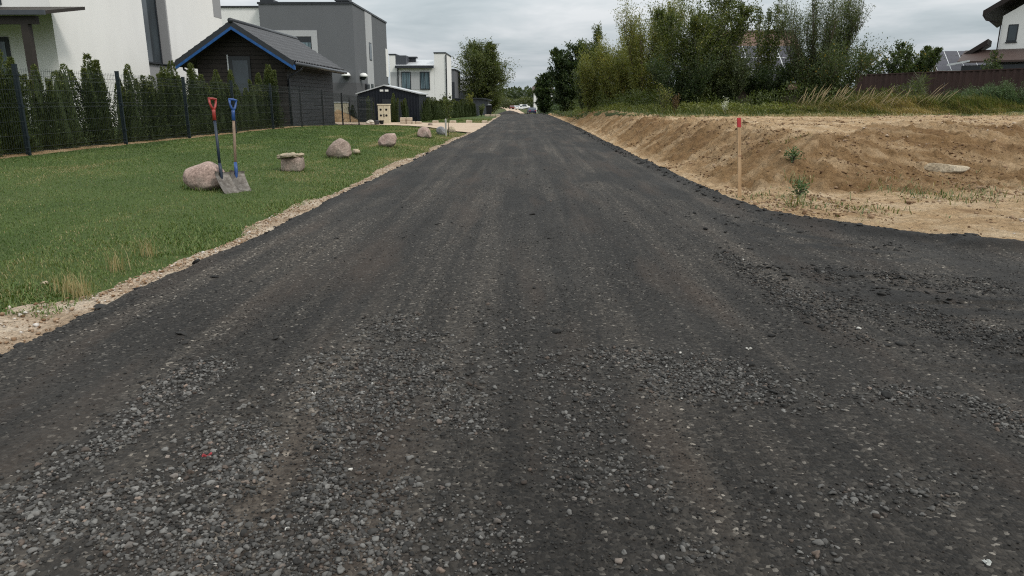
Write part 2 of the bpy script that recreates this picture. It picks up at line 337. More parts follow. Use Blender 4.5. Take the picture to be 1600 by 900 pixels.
t.bump(h, .75, .008); M['asphalt'] = t.fin(c, .82, .28)
t = NT('sandy_soil'); p = t.pos(); soil_dark = t.attr('soil_dark')
a = t.noise(p, 1.7, 8, .65, .3); b = t.noise(p, 26, 6, .7); g = t.noise(p, 9, 5, .65)
c = t.ramp(a, [(.26, (.26, .158, .085)), (.46, (.43, .296, .168)), (.68, (.57, .437, .29))])
c = t.mix(soil_dark, c, t.ramp(a, [(.3, (.155, .087, .040)), (.5, (.225, .137, .066)), (.7, (.31, .203, .107))]))
c = t.mix(.55, c, t.ramp(b, [(.3, .42), (.62, 1.25)]), 'MULTIPLY'); c = t.mix(.45, c, t.ramp(g, [(.3, .5), (.7, 1.25)]), 'MULTIPLY')
nb = t.bump(t.noise(p, 30, 7, .75), 1.0, .05); t.bump(t.math('MULTIPLY', t.vor(t.map(p, (1, 1, 1)), 22).outputs['Distance'], -1), .35, .02, nb)
M['soil'] = t.fin(c, .95, .1)
t = NT('shoulder_sand'); p = t.pos(); a = t.noise(p, 2.6, 8, .65); b = t.noise(p, 45, 5, .7); v = t.vor(p, 70)
c = t.ramp(a, [(.3, (.26, .185, .12)), (.5, (.42, .325, .235)), (.7, (.58, .50, .40))]); c = t.mix(.6, c, t.ramp(b, [(.3, .4), (.65, 1.2)]), 'MULTIPLY')
c = t.mix(.35, c, t.ramp(t.sepx(v.outputs['Color'])[0], [(0, .5), (1, 1.35)]), 'MULTIPLY'); t.bump(t.math('ADD', b, v.outputs['Distance']), .8, .02); M['sand'] = t.fin(c, .95, .1)
t = NT('driveway_sand'); p = t.pos(); a = t.noise(t.map(p, (.5, 2, 1)), 2.2, 6); c = t.ramp(a, [(.3, (.36, .265, .19)), (.7, (.52, .42, .32))]); t.bump(t.noise(p, 20, 5), .5, .03); M['drive'] = t.fin(c, .95, .1)
t = NT('turf'); p = t.pos(); a = t.noise(p, .9, 6); b = t.noise(p, 30, 5, .7); w = t.noise(t.map(p, (1, .18, 1), (0, 0, .35)), 1.4, 4)
c = t.ramp(a, [(.3, (.045, .072, .018)), (.7, (.075, .105, .03))]); c = t.mix(t.ramp(w, [(.5, 0.0), (.7, .5)]), c, (.085, .105, .04)); c = t.mix(.6, c, t.ramp(b, [(.3, .4), (.7, 1.3)]), 'MULTIPLY')
t.bump(b, .9, .03); M['turf'] = t.fin(c, .9, .15)
t = NT('rough_meadow'); p = t.pos(); a = t.noise(p, .35, 7, .65); b = t.noise(p, 7, 6, .7)
c = t.ramp(a, [(.3, (.04, .058, .02)), (.55, (.075, .085, .034)), (.75, (.13, .115, .055))]); c = t.mix(.6, c, t.ramp(b, [(.3, .4), (.7, 1.3)]), 'MULTIPLY'); t.bump(b, .9, .1); M['meadow'] = t.fin(c, .95, .1)

# ------------------------------------------------------------------ ground sheets
def geo_rows(y0, y1, a, b):
    ys = [y0]
    while ys[-1] < y1: ys.append(ys[-1]+max(a, b*ys[-1]))
    return np.array(ys)
# ground out to the horizon
rr = np.concatenate([[0], np.geomspace(6, 3500, 60)]); aa = np.linspace(0, 2*math.pi, 97)
X, Y, Fc = grid(aa, rr); gx, gy = Y*np.cos(X), Y*np.sin(X)
gz = base_z(gy)-.22+(gy > 95)*0+np.where(gy < 60, -.1, 0)
gz = gz+.2*sst(80, 110, gy)+16*sst(500, 2500, np.hypot(gx, gy))*(gy > 0)
ground = tag(mk('ground', np.stack([gx, gy, gz], 1), Fc[:, ::-1], M['meadow'], smooth=True), kind='structure')
# road
xs = np.concatenate([np.arange(-2.5, 2.7, .0125), 2.7+np.cumsum(np.geomspace(.0125, .12, 160))]); ys = geo_rows(.7, 82, .007, .0065)
X, Y, Fc = grid(xs, ys); E_ = road_edge(X, Y); keep = (E_[Fc] > -.03).all(1)
V, F2, A_ = prune(np.stack([X, Y, np.zeros_like(X)], 1), Fc, keep, {})
V[:, 2] = road_z(V[:, 0], V[:, 1]); er_ = xr_d(V[:, 0], V[:, 1]); lo_ = .75*np.exp(-((er_-.16)/.13)**2)*sst(.3, .5, fbm(V[:, 0]*3, V[:, 1]*3, 3, 58)+.1)
lo_ = np.maximum(lo_, .85*sst(.50, .62, fbm(er_*5.5, V[:, 0]*.5, 4, 59))*sst(1.3, 2.2, V[:, 0]+.0*V[:, 1])*sst(7.2, 6.0, V[:, 1])*sst(1.3, 2.3, V[:, 1]))
lo_ = np.maximum(lo_, .7*sst(.56, .70, fbm(V[:, 0]*1.3, V[:, 1]*.5, 4, 63))*sst(5, 8, V[:, 1])); lo_ = np.clip(lo_, 0, .9)
road = tag(mk('road', V, F2, M['asphalt'], {'coarse': coarse(V[:, 0], V[:, 1]), 'loose': lo_}, smooth=True), kind='structure')
# lawn
xs = np.concatenate([np.arange(-40, -9, .8), np.arange(-9, -1.3, .09)]); ys = geo_rows(-3, 66, .08, .012)
X, Y, Fc = grid(xs, ys); Z = lawn_z(X, Y)-.03+.03*(fbm(X*1.5, Y*1.5, 3, 60)-.5)-.05*sst(-1.95, -1.75, X)*(Y > 20)
Z = np.where(X > xl(Y)+.12, np.minimum(Z, -.09+base_z(Y)), Z)
lawn = tag(mk('lawn', np.stack([X, Y, Z], 1), Fc, M['turf'], smooth=True), kind='structure')
def lawn_h(x, y): return lawn_z(x, y)-.03+.03*(fbm(np.asarray(x)*1.5, np.asarray(y)*1.5, 3, 60)-.5)
# sandy shoulder between road and lawn
def sh_w(y): return (.06+.28*sst(.2, .8, fbm(y*.7, y*0+3.3, 5, 70, .5)))*np.interp(y, [0, 4, 10, 20, 60], [1.35, 1.15, .95, .7, .7])
us = np.linspace(0, 1, 30); ys = geo_rows(-2, 60, .02, .006); U, Y, Fc = grid(us, ys)
X = xl(Y)+.16-U*(sh_w(Y)+.16+.12*(fbm(Y*5, U, 3, 71)-.5)); Z = np.maximum(lawn_h(X, Y)+.012, -.022+base_z(Y))+.02*(fbm(X*9, Y*9, 4, 72)-.5)-.03*sst(.85, 1, U)-.05*sst(.25, .0, U)
tag(mk('road_shoulder', np.stack([X, Y, Z], 1), Fc[:, ::-1], M['sand'], smooth=True), kind='structure')
us = np.linspace(0, 1, 12); ys = geo_rows(3, 40, .05, .006); U, Y, Fc = grid(us, ys)
X = -7.30-.75*U+.16*(fbm(Y*1.5, U, 3, 73)-.5); tag(mk('hedge_bed', np.stack([X, Y, lawn_h(X, Y)+.012+.035*(fbm(X*7, Y*7, 4, 74)-.5)-.06*((U < .05) | (U > .95))], 1), Fc[:, ::-1], M['soil'], {'soil_dark': np.full(len(X), .45)}, smooth=True), kind='structure')
# dirt bank and the levelled sand to the right of the road
xs = np.concatenate([np.arange(1.9, 7, .028), 7+np.cumsum(np.geomspace(.028, .25, 110))]); ys = geo_rows(2.4, 64, .028, .0045)
X, Y, Fc = grid(xs, ys); Z = right_z(X, Y, True); ed = road_edge(X, Y); Z = np.where(ed > .1, -.11+base_z(Y), Z)
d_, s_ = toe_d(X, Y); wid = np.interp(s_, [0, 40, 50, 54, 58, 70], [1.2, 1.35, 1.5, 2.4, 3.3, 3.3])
soil_dark = sst(-.1, .35, d_)*(1-sst(wid*.75, wid*1.35, d_+.8*(fbm(X*.8, Y*.8, 3, 80)-.5)))*(.72+.4*(fbm(X*2, Y*2, 3, 81)-.3))  # darker brown soil on the face, fading towards the top
soil_dark = soil_dark*(.55+.75*sst(.3, .62, fbm((s_+d_*.9)*2.6, d_*.4, 4, 83)))  # shadowed streaks down the bank face, painted into the soil colour
soil_dark = np.clip(soil_dark+.30*sst(.5, .75, fbm(X*.45, Y*.45, 4, 82))*(d_ > 0), 0, 1)
def mead_edge(x): x = np.asarray(x, float); return 20.5+.22*(x-3.5)+34*(1-sst(2.5, 3.9, x))**1.5
tag(mk('dirt_bank', np.stack([X, Y, Z], 1), Fc, M['soil'], {'soil_dark': soil_dark}, smooth=True), kind='structure')
# meadow behind the bank
xs = np.concatenate([np.arange(2.5, 5, .08), np.arange(5, 20, .35), np.arange(20, 130, 2.5)]); U = np.concatenate([np.linspace(0, 1, 30)**2*75])
X, U2, Fc = grid(xs, U); Y = mead_edge(X)+U2+.8*(fbm(X*.8, U2*0, 3, 90)-.5)*(U2 < 2)
Z = right_z(X, Y)+.05+.05*(fbm(X*1.2, Y*1.2, 3, 91)-.5)-.12*(U2 < .01)
tag(mk('meadow', np.stack([X, Y, Z], 1), Fc, M['meadow'], smooth=True), kind='structure')
def rz1(x, y): return float(right_z(np.array([x]), np.array([y]))[0])
def lz1(x, y): return float(lawn_h(np.array([float(x)]), np.array([float(y)]))[0])
# sandy driveway on the left and the track beyond the crest
def sheet(name, pts, mat, zf, n=26):
    a = np.array(pts[0]); b = np.array(pts[1]); ta = np.linspace(0, 1, len(a)); tb = np.linspace(0, 1, len(b)); ts = np.linspace(0, 1, 60)
    A = np.stack([np.interp(ts, ta, a[:, i]) for i in (0, 1)], 1); B = np.stack([np.interp(ts, tb, b[:, i]) for i in (0, 1)], 1)
    U, T, Fc = grid(np.linspace(0, 1, n), np.arange(60)); ti = T.astype(int); P = A[ti]*(1-U[:, None])+B[ti]*U[:, None]
    P = P+.25*(np.stack([fbm(P[:, 0], P[:, 1], 3, 95), fbm(P[:, 0], P[:, 1], 3, 96)], 1)-.5)
    return tag(mk(name, np.column_stack([P, zf(P[:, 0], P[:, 1])]), Fc, mat, smooth=True), kind='structure')
sheet('driveway', ([(-1.6, 24.6), (-2.73, 26.9), (-4.14, 29.6), (-5.6, 32), (-6.8, 33.4), (-8.6, 34.2)], [(-1.5, 37.1), (-3, 37.4), (-4.5, 37.6), (-6.8, 38), (-8.3, 38.4), (-10, 38.6)]), M['drive'], lambda x, y: lawn_h(x, y)+.035)
sheet('track', ([(-1.6, 80), (-2.0, 100), (-3.4, 183), (-7, 300), (-14, 420)], [(1.8, 80), (1.3, 100), (.6, 183), (-2, 300), (-8, 420)]), M['drive'], lambda x, y: base_z(y)+.06)
# ------------------------------------------------------------------ loose stones, clods, grass (things nobody could count)
def ico(sub):
    bm = bmesh.new(); bmesh.ops.create_icosphere(bm, subdivisions=sub, radius=1.0); v = np.array([q.co[:] for q in bm.verts]); f = np.array([[q.index for q in fc.verts] for fc in bm.faces]); bm.free(); return v, f
I1, I2 = ico(1), ico(2)
def stones(name, P, size, tone, mat, base, nvar=12, flat=(.45, .8), sink=.25, warm=None, ang=.35):
    bv, bf = base; n = len(P); var = np.array([bv*(1+ang*(vn3(bv*1.3+k*7.7, k)-.5)[:, None]*2) for k in range(nvar)])
    k = rng.integers(0, nvar, n); sc = np.stack([size*rng.uniform(.8, 1.25, n), size*rng.uniform(.65, 1.0, n), size*rng.uniform(*flat, n)], 1)
    th = rng.uniform(0, 2*math.pi, n); v = var[k]*sc[:, None, :]; tl = rng.normal(0, .25, n)
    v = np.stack([v[..., 0], v[..., 1]*np.cos(tl)[:, None]-v[..., 2]*np.sin(tl)[:, None], v[..., 1]*np.sin(tl)[:, None]+v[..., 2]*np.cos(tl)[:, None]], -1)
    c, s = np.cos(th)[:, None], np.sin(th)[:, None]; v = np.stack([v[..., 0]*c-v[..., 1]*s, v[..., 0]*s+v[..., 1]*c, v[..., 2]], -1)
    v = v+P[:, None, :]+np.array([0, 0, 1])*(sc[:, 2]*(1-2*sink)*.8)[:, None, None]
    m = bv.shape[0]; Fc = (bf[None]+(np.arange(n)*m)[:, None, None]).reshape(-1, 3)
    at_ = {'v': np.repeat(tone, m)}
    if warm is not None: at_['warm'] = np.repeat(warm, m)
    o = mk(name, v.reshape(-1, 3), Fc, mat, at_); o['kind'] = 'stuff'; return o
t = NT('crushed_stone'); v = t.attr('v'); w = t.attr('warm'); g = t.noise(t.pos(), 120, 4)
c = t.ramp(v, [(0, (.012, .0115, .011)), (.35, (.030, .0285, .0265)), (.62, (.095, .091, .085)), (.93, (.21, .203, .19)), (1, (.5, .48, .44))])
c = t.mix(t.math('MULTIPLY', w, .6), c, t.mix(1.0, c, (1.5, .95, .66), 'MULTIPLY')); c = t.mix(.5, c, t.ramp(g, [(.3, .5), (.7, 1.25)]), 'MULTIPLY'); M['gravel'] = t.fin(c, .85, .25)
def scat(n, x0, x1, y0, y1, p=0.0):                # denser towards the viewer where p > 0
    y = y0*(y1/y0)**rng.uniform(0, 1, n) if p else rng.uniform(y0, y1, n)
    return rng.uniform(x0, x1, n), y
def on_road(x, y, m=.02): return road_edge(x, y) > m
# graded crumbs of milled asphalt
x, y = scat(125000, -2.4, 4.4, 1.25, 9, 1); k = on_road(x, y) & (np.abs(x) < .25+y*.78) & (rng.uniform(0, 1, len(x)) < .10+.45*sst(.42, .65, fbm(x*2.5, y*1.2, 4, 33))+coarse(x, y)); x, y = x[k], y[k]
sz = rng.uniform(.0018, .0042, len(x))*(1+.6*coarse(x, y))
stones('gravel_crumbs', np.stack([x, y, road_z(x, y)], 1), sz, np.clip(rng.beta(2, 3.4, len(x))*(.55+.45*sst(.05, .4, coarse(x, y)))+.16*coarse(x, y)*rng.uniform(0, 1, len(x)), 0, .95), M['gravel'], I1, warm=(rng.uniform(0, 1, len(x)) < .14)*.6, sink=.3, ang=.6)
# coarse stones in the loose patches
x, y = scat(260000, -2.4, 4.6, 1.25, 8, 1); c_ = coarse(x, y); k = on_road(x, y) & (np.abs(x) < .25+y*.78) & (rng.uniform(0, 1, len(x)) < np.clip(c_*1.0-.03, .003, 1)); x, y = x[k], y[k]
# stones thin out so that they do not pile up
o_ = rng.permutation(len(x)); x, y = x[o_], y[o_]; sz = np.clip(rng.lognormal(math.log(.0046), .55, len(x)), .0024, .020)
cell = {}; keep = np.ones(len(x), bool); ci = np.floor(x/.016).astype(int); cj = np.floor(y/.016).astype(int)
for i in range(len(x)):
    q = (ci[i], cj[i]); s_ = cell.get(q, 0.0)
    if s_+sz[i]**2*2.6 > .016*.016*1.25: keep[i] = False
    else: cell[q] = s_+sz[i]**2*2.6
x, y, sz = x[keep], y[keep], sz[keep]
dark = ((x > 1.2) & (y > 2.5)) * 1.0; tone = np.clip(.09+rng.beta(3.0, 2.9, len(x))*.80-.17*dark+.07*(x < -.7), .05, .95); tone = np.where(rng.uniform(0, 1, len(x)) < .0025, 1, tone)
sm = sz < .0075; wm_ = (rng.uniform(0, 1, len(x)) < .12)*rng.uniform(.2, .8, len(x)); rz_ = road_z(x, y)
for nm_, k_, ic_ in (('gravel', sm, I1), ('coarse_gravel', ~sm, I2)): stones(nm_, np.stack([x, y, rz_], 1)[k_], sz[k_]*(1.12 if ic_ is I1 else 1), tone[k_], M['gravel'], ic_, warm=wm_[k_], sink=.30, ang=.75, flat=(.4, .8))
# dark clods on the road, along its right edge and further off
x, y = scat(2000, -2.2, 4.6, 2.2, 40, 1); k = on_road(x, y, .05) & (rng.uniform(0, 1, len(x)) < .12+.88*sst(.52, .68, fbm(x*1.1, y*.8, 3, 34))); x, y = x[k], y[k]
yb = rng.uniform(4.6, 30, 1500)**1.0; xb = xr(yb)-rng.uniform(.0, .32, 1500); kb = road_edge(xb, yb) > -.02; xb, yb = xb[kb], yb[kb]
yl = rng.uniform(2.5, 22, 700); xlft = xl(yl)+rng.uniform(-.05, .12, 700); kl = road_edge(xlft, yl) > -.04
xc, yc = scat(5200, 1.3, 4.4, 2.7, 7.0, 0); kc = on_road(xc, yc) & (rng.uniform(0, 1, 5200) < sst(.47, .62, fbm(xc*1.5, yc*2.6, 4, 36))*(.35+.65*sst(5.2, 4.3, yc)*sst(2.7, 3.4, yc)))
x, y = np.concatenate([x, xc[kc]]), np.concatenate([y, yc[kc]])
x, y = np.concatenate([x, xb, xlft[kl]]), np.concatenate([y, yb, yl[kl]]); sz = np.clip(rng.lognormal(math.log(.0085), .5, len(x)), .004, .03)*np.where(np.arange(len(x)) < len(x)-len(xb)-kl.sum(), .9, 1.35)
stones('asphalt_clods', np.stack([x, y, road_z(x, y)], 1), sz, rng.uniform(.0, .32, len(x)), M['gravel'], I2, warm=np.zeros(len(x)), sink=.3, flat=(.2, .5), ang=.7)
# clods and pebbles on the bank and the levelled sand
t = NT('soil_clod'); v = t.attr('v'); M['clod'] = t.fin(t.ramp(v, [(0, (.085, .048, .025)), (.4, (.17, .105, .06)), (.75, (.30, .21, .14)), (.93, (.42, .34, .26)), (1, (.5, .46, .42))]), .95, .1)
x, y = scat(110000, 2.2, 17, 4.5, 24, 1); e_ = road_edge(x, y); d_, s_ = toe_d(x, y); k = (e_ < -.03) & (y < mead_edge(x)) & (rng.uniform(0, 1, len(x)) < .06+.94*sst(.46, .66, fbm(x*1.3, y*1.3, 4, 35)))
x, y = x[k], y[k]; d_ = d_[k]; sz = np.clip(rng.lognormal(math.log(.0085), .55, len(x)), .003, .045)
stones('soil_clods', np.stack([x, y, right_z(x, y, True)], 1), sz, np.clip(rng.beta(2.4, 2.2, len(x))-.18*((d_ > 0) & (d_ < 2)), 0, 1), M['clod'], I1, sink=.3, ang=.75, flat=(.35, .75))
# pebbles on the shoulder
x, y = scat(3200, 0, 1, 2.5, 26, 1); x = xl(y)-sh_w(y)*x*1.05+.05; z = np.maximum(lawn_h(x, y)+.012, -.022)+.005
stones('shoulder_pebbles', np.stack([x, y, z], 1), np.clip(rng.lognormal(math.log(.0048), .5, len(x)), .002, .017), np.clip(rng.beta(3, 2, len(x))+.1, 0, 1), M['clod'], I1, sink=.35, ang=.6)

M['grass'] = leafmat('grass_blade', [(0, (.038, .068, .014)), (.35, (.072, .122, .025)), (.62, (.122, .164, .041)), (.82, (.19, .18, .07)), (1, (.36, .28, .15))], .2, .6)
def blades(name, P, h, w, tone, lean, mat, dirv=None, kind='stuff', seg2=True):
    n = len(P); th = rng.uniform(0, 2*math.pi, n); d = np.stack([np.cos(th), np.sin(th), np.zeros(n)], 1)
    if dirv is not None: d = d*.45+np.asarray(dirv); d /= np.linalg.norm(d, axis=1)[:, None]
    s = np.cross(d, [0, 0, 1.0]); tw = rng.uniform(-.9, .9, n); s = s*np.cos(tw)[:, None]+d*np.sin(tw)[:, None]
    mid = P+d*(lean*h*.35)[:, None]+np.array([0, 0, 1])*(h*.58)[:, None]; tip = P+d*(lean*h)[:, None]+np.array([0, 0, 1])*(h*(1-.35*lean))[:, None]
    hw = (w*.5)[:, None]*s; V = np.stack([P-hw, P+hw, mid-hw*.8, mid+hw*.8, tip], 1).reshape(-1, 3)
    Fc = (np.array([[0, 1, 3], [0, 3, 2], [2, 3, 4]])[None]+(np.arange(n)*5)[:, None, None]).reshape(-1, 3)
    o = mk(name, V, Fc, mat, {'v': np.repeat(tone, 5)}); 
    if kind: o['kind'] = kind
    return o
def in_drive(x, y): return (y > np.interp(x, [-8.6, -6.8, -5.6, -4.1, -2.7, -1.7], [33.6, 32.9, 31.6, 29.2, 26.5, 24.3])) & (y < np.interp(x, [-10, -1.5], [38.5, 37.0]))
x, y = scat(430000, -8.2, -1.9, 2.6, 48, 1); el = xl(y)-x; shw = sh_w(y)
pr = sst(.25, 1.6, el/shw+1.9*(fbm(x*5, y*5, 4, 37, .65)-.5)); k = (rng.uniform(0, 1, len(x)) < pr) & (x > -.80*y-1.2) & ~in_drive(x, y) & (el > .06) & ((x > -7.28+.2*(fbm(y*3, x*0, 3, 49)-.5)) | (rng.uniform(0, 1, len(x)) < .22)); x, y, el, shw = x[k], y[k], el[k], shw[k]
near_ = sst(1.5, .25, el-shw); far_ = np.clip(y/9, .8, 3.2)
hh = rng.uniform(.012, .030, len(x))*(1+.45*near_*fbm(x*3, y*3, 3, 38))*far_**.45; mow = np.sin((x*.93+y*.20)*2*math.pi/1.05)
tone = .40+.20*(fbm(x*1.1, y*1.1, 4, 39)-.5)*2+.10*mow*.5+.34*near_*(fbm(x*5, y*5, 3, 44))+rng.normal(0, .10, len(x)); tone = np.where(rng.uniform(0, 1, len(x)) < .05+.16*near_, rng.uniform(.75, 1, len(x)), tone)
line = 0
for ln in (((0, 300), (120, 268), (260, 244), (400, 227), (580, 206), (640, 200)), ((0, 345), (130, 305), (260, 278), (472, 240), (580, 222)), ((0, 395), (110, 340), (230, 312))):
    w_ = np.array([G(a, b, .16)[:2] for a, b in ln]); line = line+np.exp(-((x-np.interp(y, w_[:, 0+1], w_[:, 0]))/.085)**2)*(y > w_[0, 1]-.5)
tone = tone+.18*line+.34*sst(.5, .75, fbm(x*.9, y*.6, 4, 48))-.22*sst(.52, .75, fbm(x*.7, y*.45, 4, 65))-.12*sst(-6.6, -7.3, x)
blades('grass', np.stack([x, y, lawn_h(x, y)-.004], 1), hh, rng.uniform(.003, .0055, len(x))*far_, np.clip(tone, 0, 1), rng.uniform(.2, .9, len(x)), M['grass'])
# weeds and dry tussocks along the verge
x, y = scat(17000, 0, 1, 2.6, 24, 1); x = xl(y)-shw.mean()*.55-np.abs(rng.normal(.18, .28, len(x))); k = fbm(x*2.2, y*2.2, 4, 45) > .52; x, y = x[k], y[k]
blades('verge_weeds', np.stack([x, y, lawn_h(x, y)], 1), rng.uniform(.015, .05, len(x)), rng.uniform(.003, .008, len(x)), np.clip(rng.normal(.5, .16, len(x)), 0, .85), rng.uniform(.5, 1.3, len(x)), M['grass'])
q = G(120, 445, .05); g2 = G(650/3.46+10, 300+395/3.46, .03)
pts = [(q.x, q.y, 70, .17), (q.x-.12, q.y+.1, 40, .12), (g2.x-.1, g2.y+.05, 50, .14), (G(228, 385, .05).x, G(228, 385, .05).y, 40, .15)]
P = np.concatenate([np.stack([cx+rng.normal(0, .035, n), cy+rng.normal(0, .035, n), np.full(n, lz1(cx, cy))], 1) for cx, cy, n, _ in pts]); hq = np.concatenate([np.full(n, h_) for _, _, n, h_ in pts])
blades('dry_stalks', P, hq*rng.uniform(.5, 1.15, len(P)), np.full(len(P), .0035), rng.uniform(.86, 1, len(P)), rng.uniform(.05, .5, len(P)), M['grass'])
# tall grass on the edge of the meadow, blown to the left
M['tallgrass'] = leafmat('tall_grass', [(0, (.045, .07, .022)), (.4, (.09, .12, .042)), (.68, (.17, .17, .07)), (.86, (.32, .25, .12)), (1, (.40, .31, .18))], .2, .65)
n = 60000; x = rng.uniform(3.2, 21, n); x = np.where(rng.uniform(0, 1, n) < .35, rng.uniform(8, 17, n), x); off = np.abs(rng.normal(0, 2.6, n)); y = mead_edge(x)+off-.1+.5*fbm(x*1.5, off*0, 3, 46)
k = rng.uniform(0, 1, n) < np.clip(.10+.9*sst(7.2, 9.2, x)+.3*(x > 5.5)*(off > .5), 0, 1); x, y, off = x[k], y[k], off[k]
gold = np.exp(-((x-12.1)/1.3)**2)*.42+np.exp(-((x-9.2)/.5)**2)*.1
hh = (.13+.45*sst(.0, 1.6, off))*(.45+1.1*fbm(x*2.2, y*2.2, 3, 61))*rng.uniform(.5, 1.15, len(x))*(.55+.6*sst(8, 11.5, x))*np.interp(x, [15, 18, 21], [1, .75, .7])
tone = np.clip(.50+.8*(fbm(x*1.2, y*1.2, 4, 47)-.5)+gold+rng.normal(0, .16, len(x)), 0, 1)
blades('tall_grass', np.stack([x, y, right_z(x, y)+.03], 1), hh, rng.uniform(.008, .018, len(x)), tone, rng.uniform(.35, 1.1, len(x)), M['tallgrass'], dirv=np.array([-.75, -.1, 0]))
n = 9000; x = rng.uniform(3.4, 20, n); y = mead_edge(x)+rng.normal(-.15, .45, n)-.5*fbm(x*2, x*0, 3, 62)*rng.uniform(0, 1, n); k = fbm(x*3, y*3, 3, 64) > .45; x, y = x[k], y[k]
blades('dry_litter', np.stack([x, y, right_z(x, y, True)+.01], 1), rng.uniform(.03, .13, len(x)), rng.uniform(.006, .014, len(x)), np.clip(rng.normal(.72, .2, len(x)), .2, 1), rng.uniform(.8, 2.2, len(x)), M['tallgrass'])
# tufts left on the dirt
pp = []
for (a, b, n, s, h_) in [(1245, 287, 60, .09, .13), (1250, 275, 40, .06, .16), (1230, 298, 50, .16, .05), (1310, 316, 130, .33, .06), (1355, 318, 60, .15, .06), (1390, 292, 80, .2, .07), (1465, 300, 140, .3, .09), (1530, 297, 110, .3, .09), (1180, 300, 70, .15, .05), (1240, 240, 40, .12, .1), (1410, 255, 60, .25, .08), (1560, 250, 50, .4, .06), (1450, 260, 30, .3, .06)]:
    w = G(a, b, .05 if b > 280 else .3)
    xx = w.x+rng.normal(0, s, n); yy = w.y+rng.normal(0, s, n); k = road_edge(xx, yy) < -.05; pp += [(u, v, h_) for u, v in zip(xx[k], yy[k])]
pp = np.array(pp); blades('dirt_tufts', np.stack([pp[:, 0], pp[:, 1], right_z(pp[:, 0], pp[:, 1], True)], 1), pp[:, 2]*rng.uniform(.4, 1.3, len(pp)), rng.uniform(.006, .012, len(pp)), np.clip(rng.normal(.55, .2, len(pp)), .1, 1), rng.uniform(.4, 1.4, len(pp)), M['tallgrass'])
# dry plumes of reed grass leaning over the tall grass
def plume(n, xa, xb, name):
    Vs = []; Fs = []; tn = []
    for i in range(n):
        bx = rng.uniform(xa, xb); by = mead_edge(bx)+rng.uniform(.7, 2.0); bz = rz1(bx, by); H_ = rng.uniform(.5, 1.1); L = rng.uniform(.1, .75)
        tt = np.linspace(0, 1, 6); pth = np.stack([bx+L*tt**1.7, by+0*tt, bz+H_*tt*(1-.12*tt)], 1)
        w = np.array([.003, .003, .003, .006, .009, .002])
        for j in range(6):
            for a in range(3): Vs.append(pth[j]+w[j]*np.array([math.cos(a*2.094), math.sin(a*2.094), 0])*(1 if j < 3 else 1.6)); tn.append(.82 if j < 3 else .97)
        b0 = len(Vs)-18
        for j in range(5):
            for a in range(3): Fs.append((b0+j*3+a, b0+j*3+(a+1) % 3, b0+j*3+3+(a+1) % 3, b0+j*3+3+a))
    o = mk(name, np.array(Vs), np.array(Fs), M['tallgrass'], {'v': np.array(tn)}); o['kind'] = 'stuff'
plume(80, 8.4, 13.2, 'reed_plumes')
# ------------------------------------------------------------------ foliage builders
def leaves(P, D, L, Wd, tone, mat, name, parent=None):
    """rhombic leaves at P pointing along D"""
    n = len(P); D = D/np.linalg.norm(D, axis=1)[:, None]; r = rng.normal(0, 1, (n, 3)); s = np.cross(D, r); s /= np.linalg.norm(s, axis=1)[:, None]+1e-9
    nn = np.cross(s, D); L = np.asarray(L)[:, None]; w = np.asarray(Wd)[:, None]*.5
    V = np.stack([P, P+D*L*.45+s*w+nn*L*.06, P+D*L, P+D*L*.45-s*w+nn*L*.06], 1).reshape(-1, 3)
    return mk(name, V, np.arange(n*4).reshape(-1, 4), mat, {'v': np.repeat(np.clip(tone, 0, 1), 4)}, parent=parent)
LM = {
 'thuja': leafmat('thuja_spray', [(0, (.020, .032, .008)), (.5, (.050, .072, .017)), (.8, (.105, .125, .03)), (1, (.17, .175, .05))], .12, .65),
 'birch': leafmat('birch_leaf', [(0, (0.037, 0.052, 0.015)), (.5, (0.078, 0.101, 0.027)), (.85, (0.140, 0.157, 0.048)), (1, (0.297, 0.270, 0.076))]),
 'dark': leafmat('alder_leaf', [(0, (0.018, 0.031, 0.014)), (.5, (0.041, 0.065, 0.023)), (.85, (0.078, 0.104, 0.038)), (1, (0.168, 0.192, 0.068))]),
 'willow': leafmat('willow_leaf', [(0, (.075, .090, .022)), (.5, (.165, .180, .046)), (.85, (.25, .235, .06)), (1, (.32, .24, .055))]),
 'grey': leafmat('grey_willow_leaf', [(0, (0.033, 0.049, 0.021)), (.5, (0.074, 0.096, 0.040)), (.85, (0.157, 0.182, 0.084)), (1, (0.278, 0.278, 0.152))]),
 'apple': leafmat('apple_leaf', [(0, (0.026, 0.042, 0.015)), (.5, (0.059, 0.084, 0.030)), (.9, (0.111, 0.131, 0.054)), (1, (0.384, 0.260, 0.045))]),
 'pine': leafmat('pine_needle', [(0, (0.026, 0.049, 0.019)), (.5, (0.065, 0.113, 0.038)), (1, (0.145, 0.203, 0.072))], .1),
 'far': leafmat('far_leaf', [(0, (0.029, 0.043, 0.022)), (.5, (0.065, 0.084, 0.038)), (1, (0.131, 0.138, 0.061))]),
}
def prof(kind, f):
    f = np.clip(f, 0, 1)
    if kind == 'cone': return (1-f)**.8*np.minimum(1, .35+f*4)
    if kind == 'oval': return np.sin(np.pi*np.clip(.12+.85*f, 0, 1))**.8
    if kind == 'vase': return .35+.75*f*(1-.45*f)
    return np.minimum(1, .55+2*f)*(1-.55*f**2)
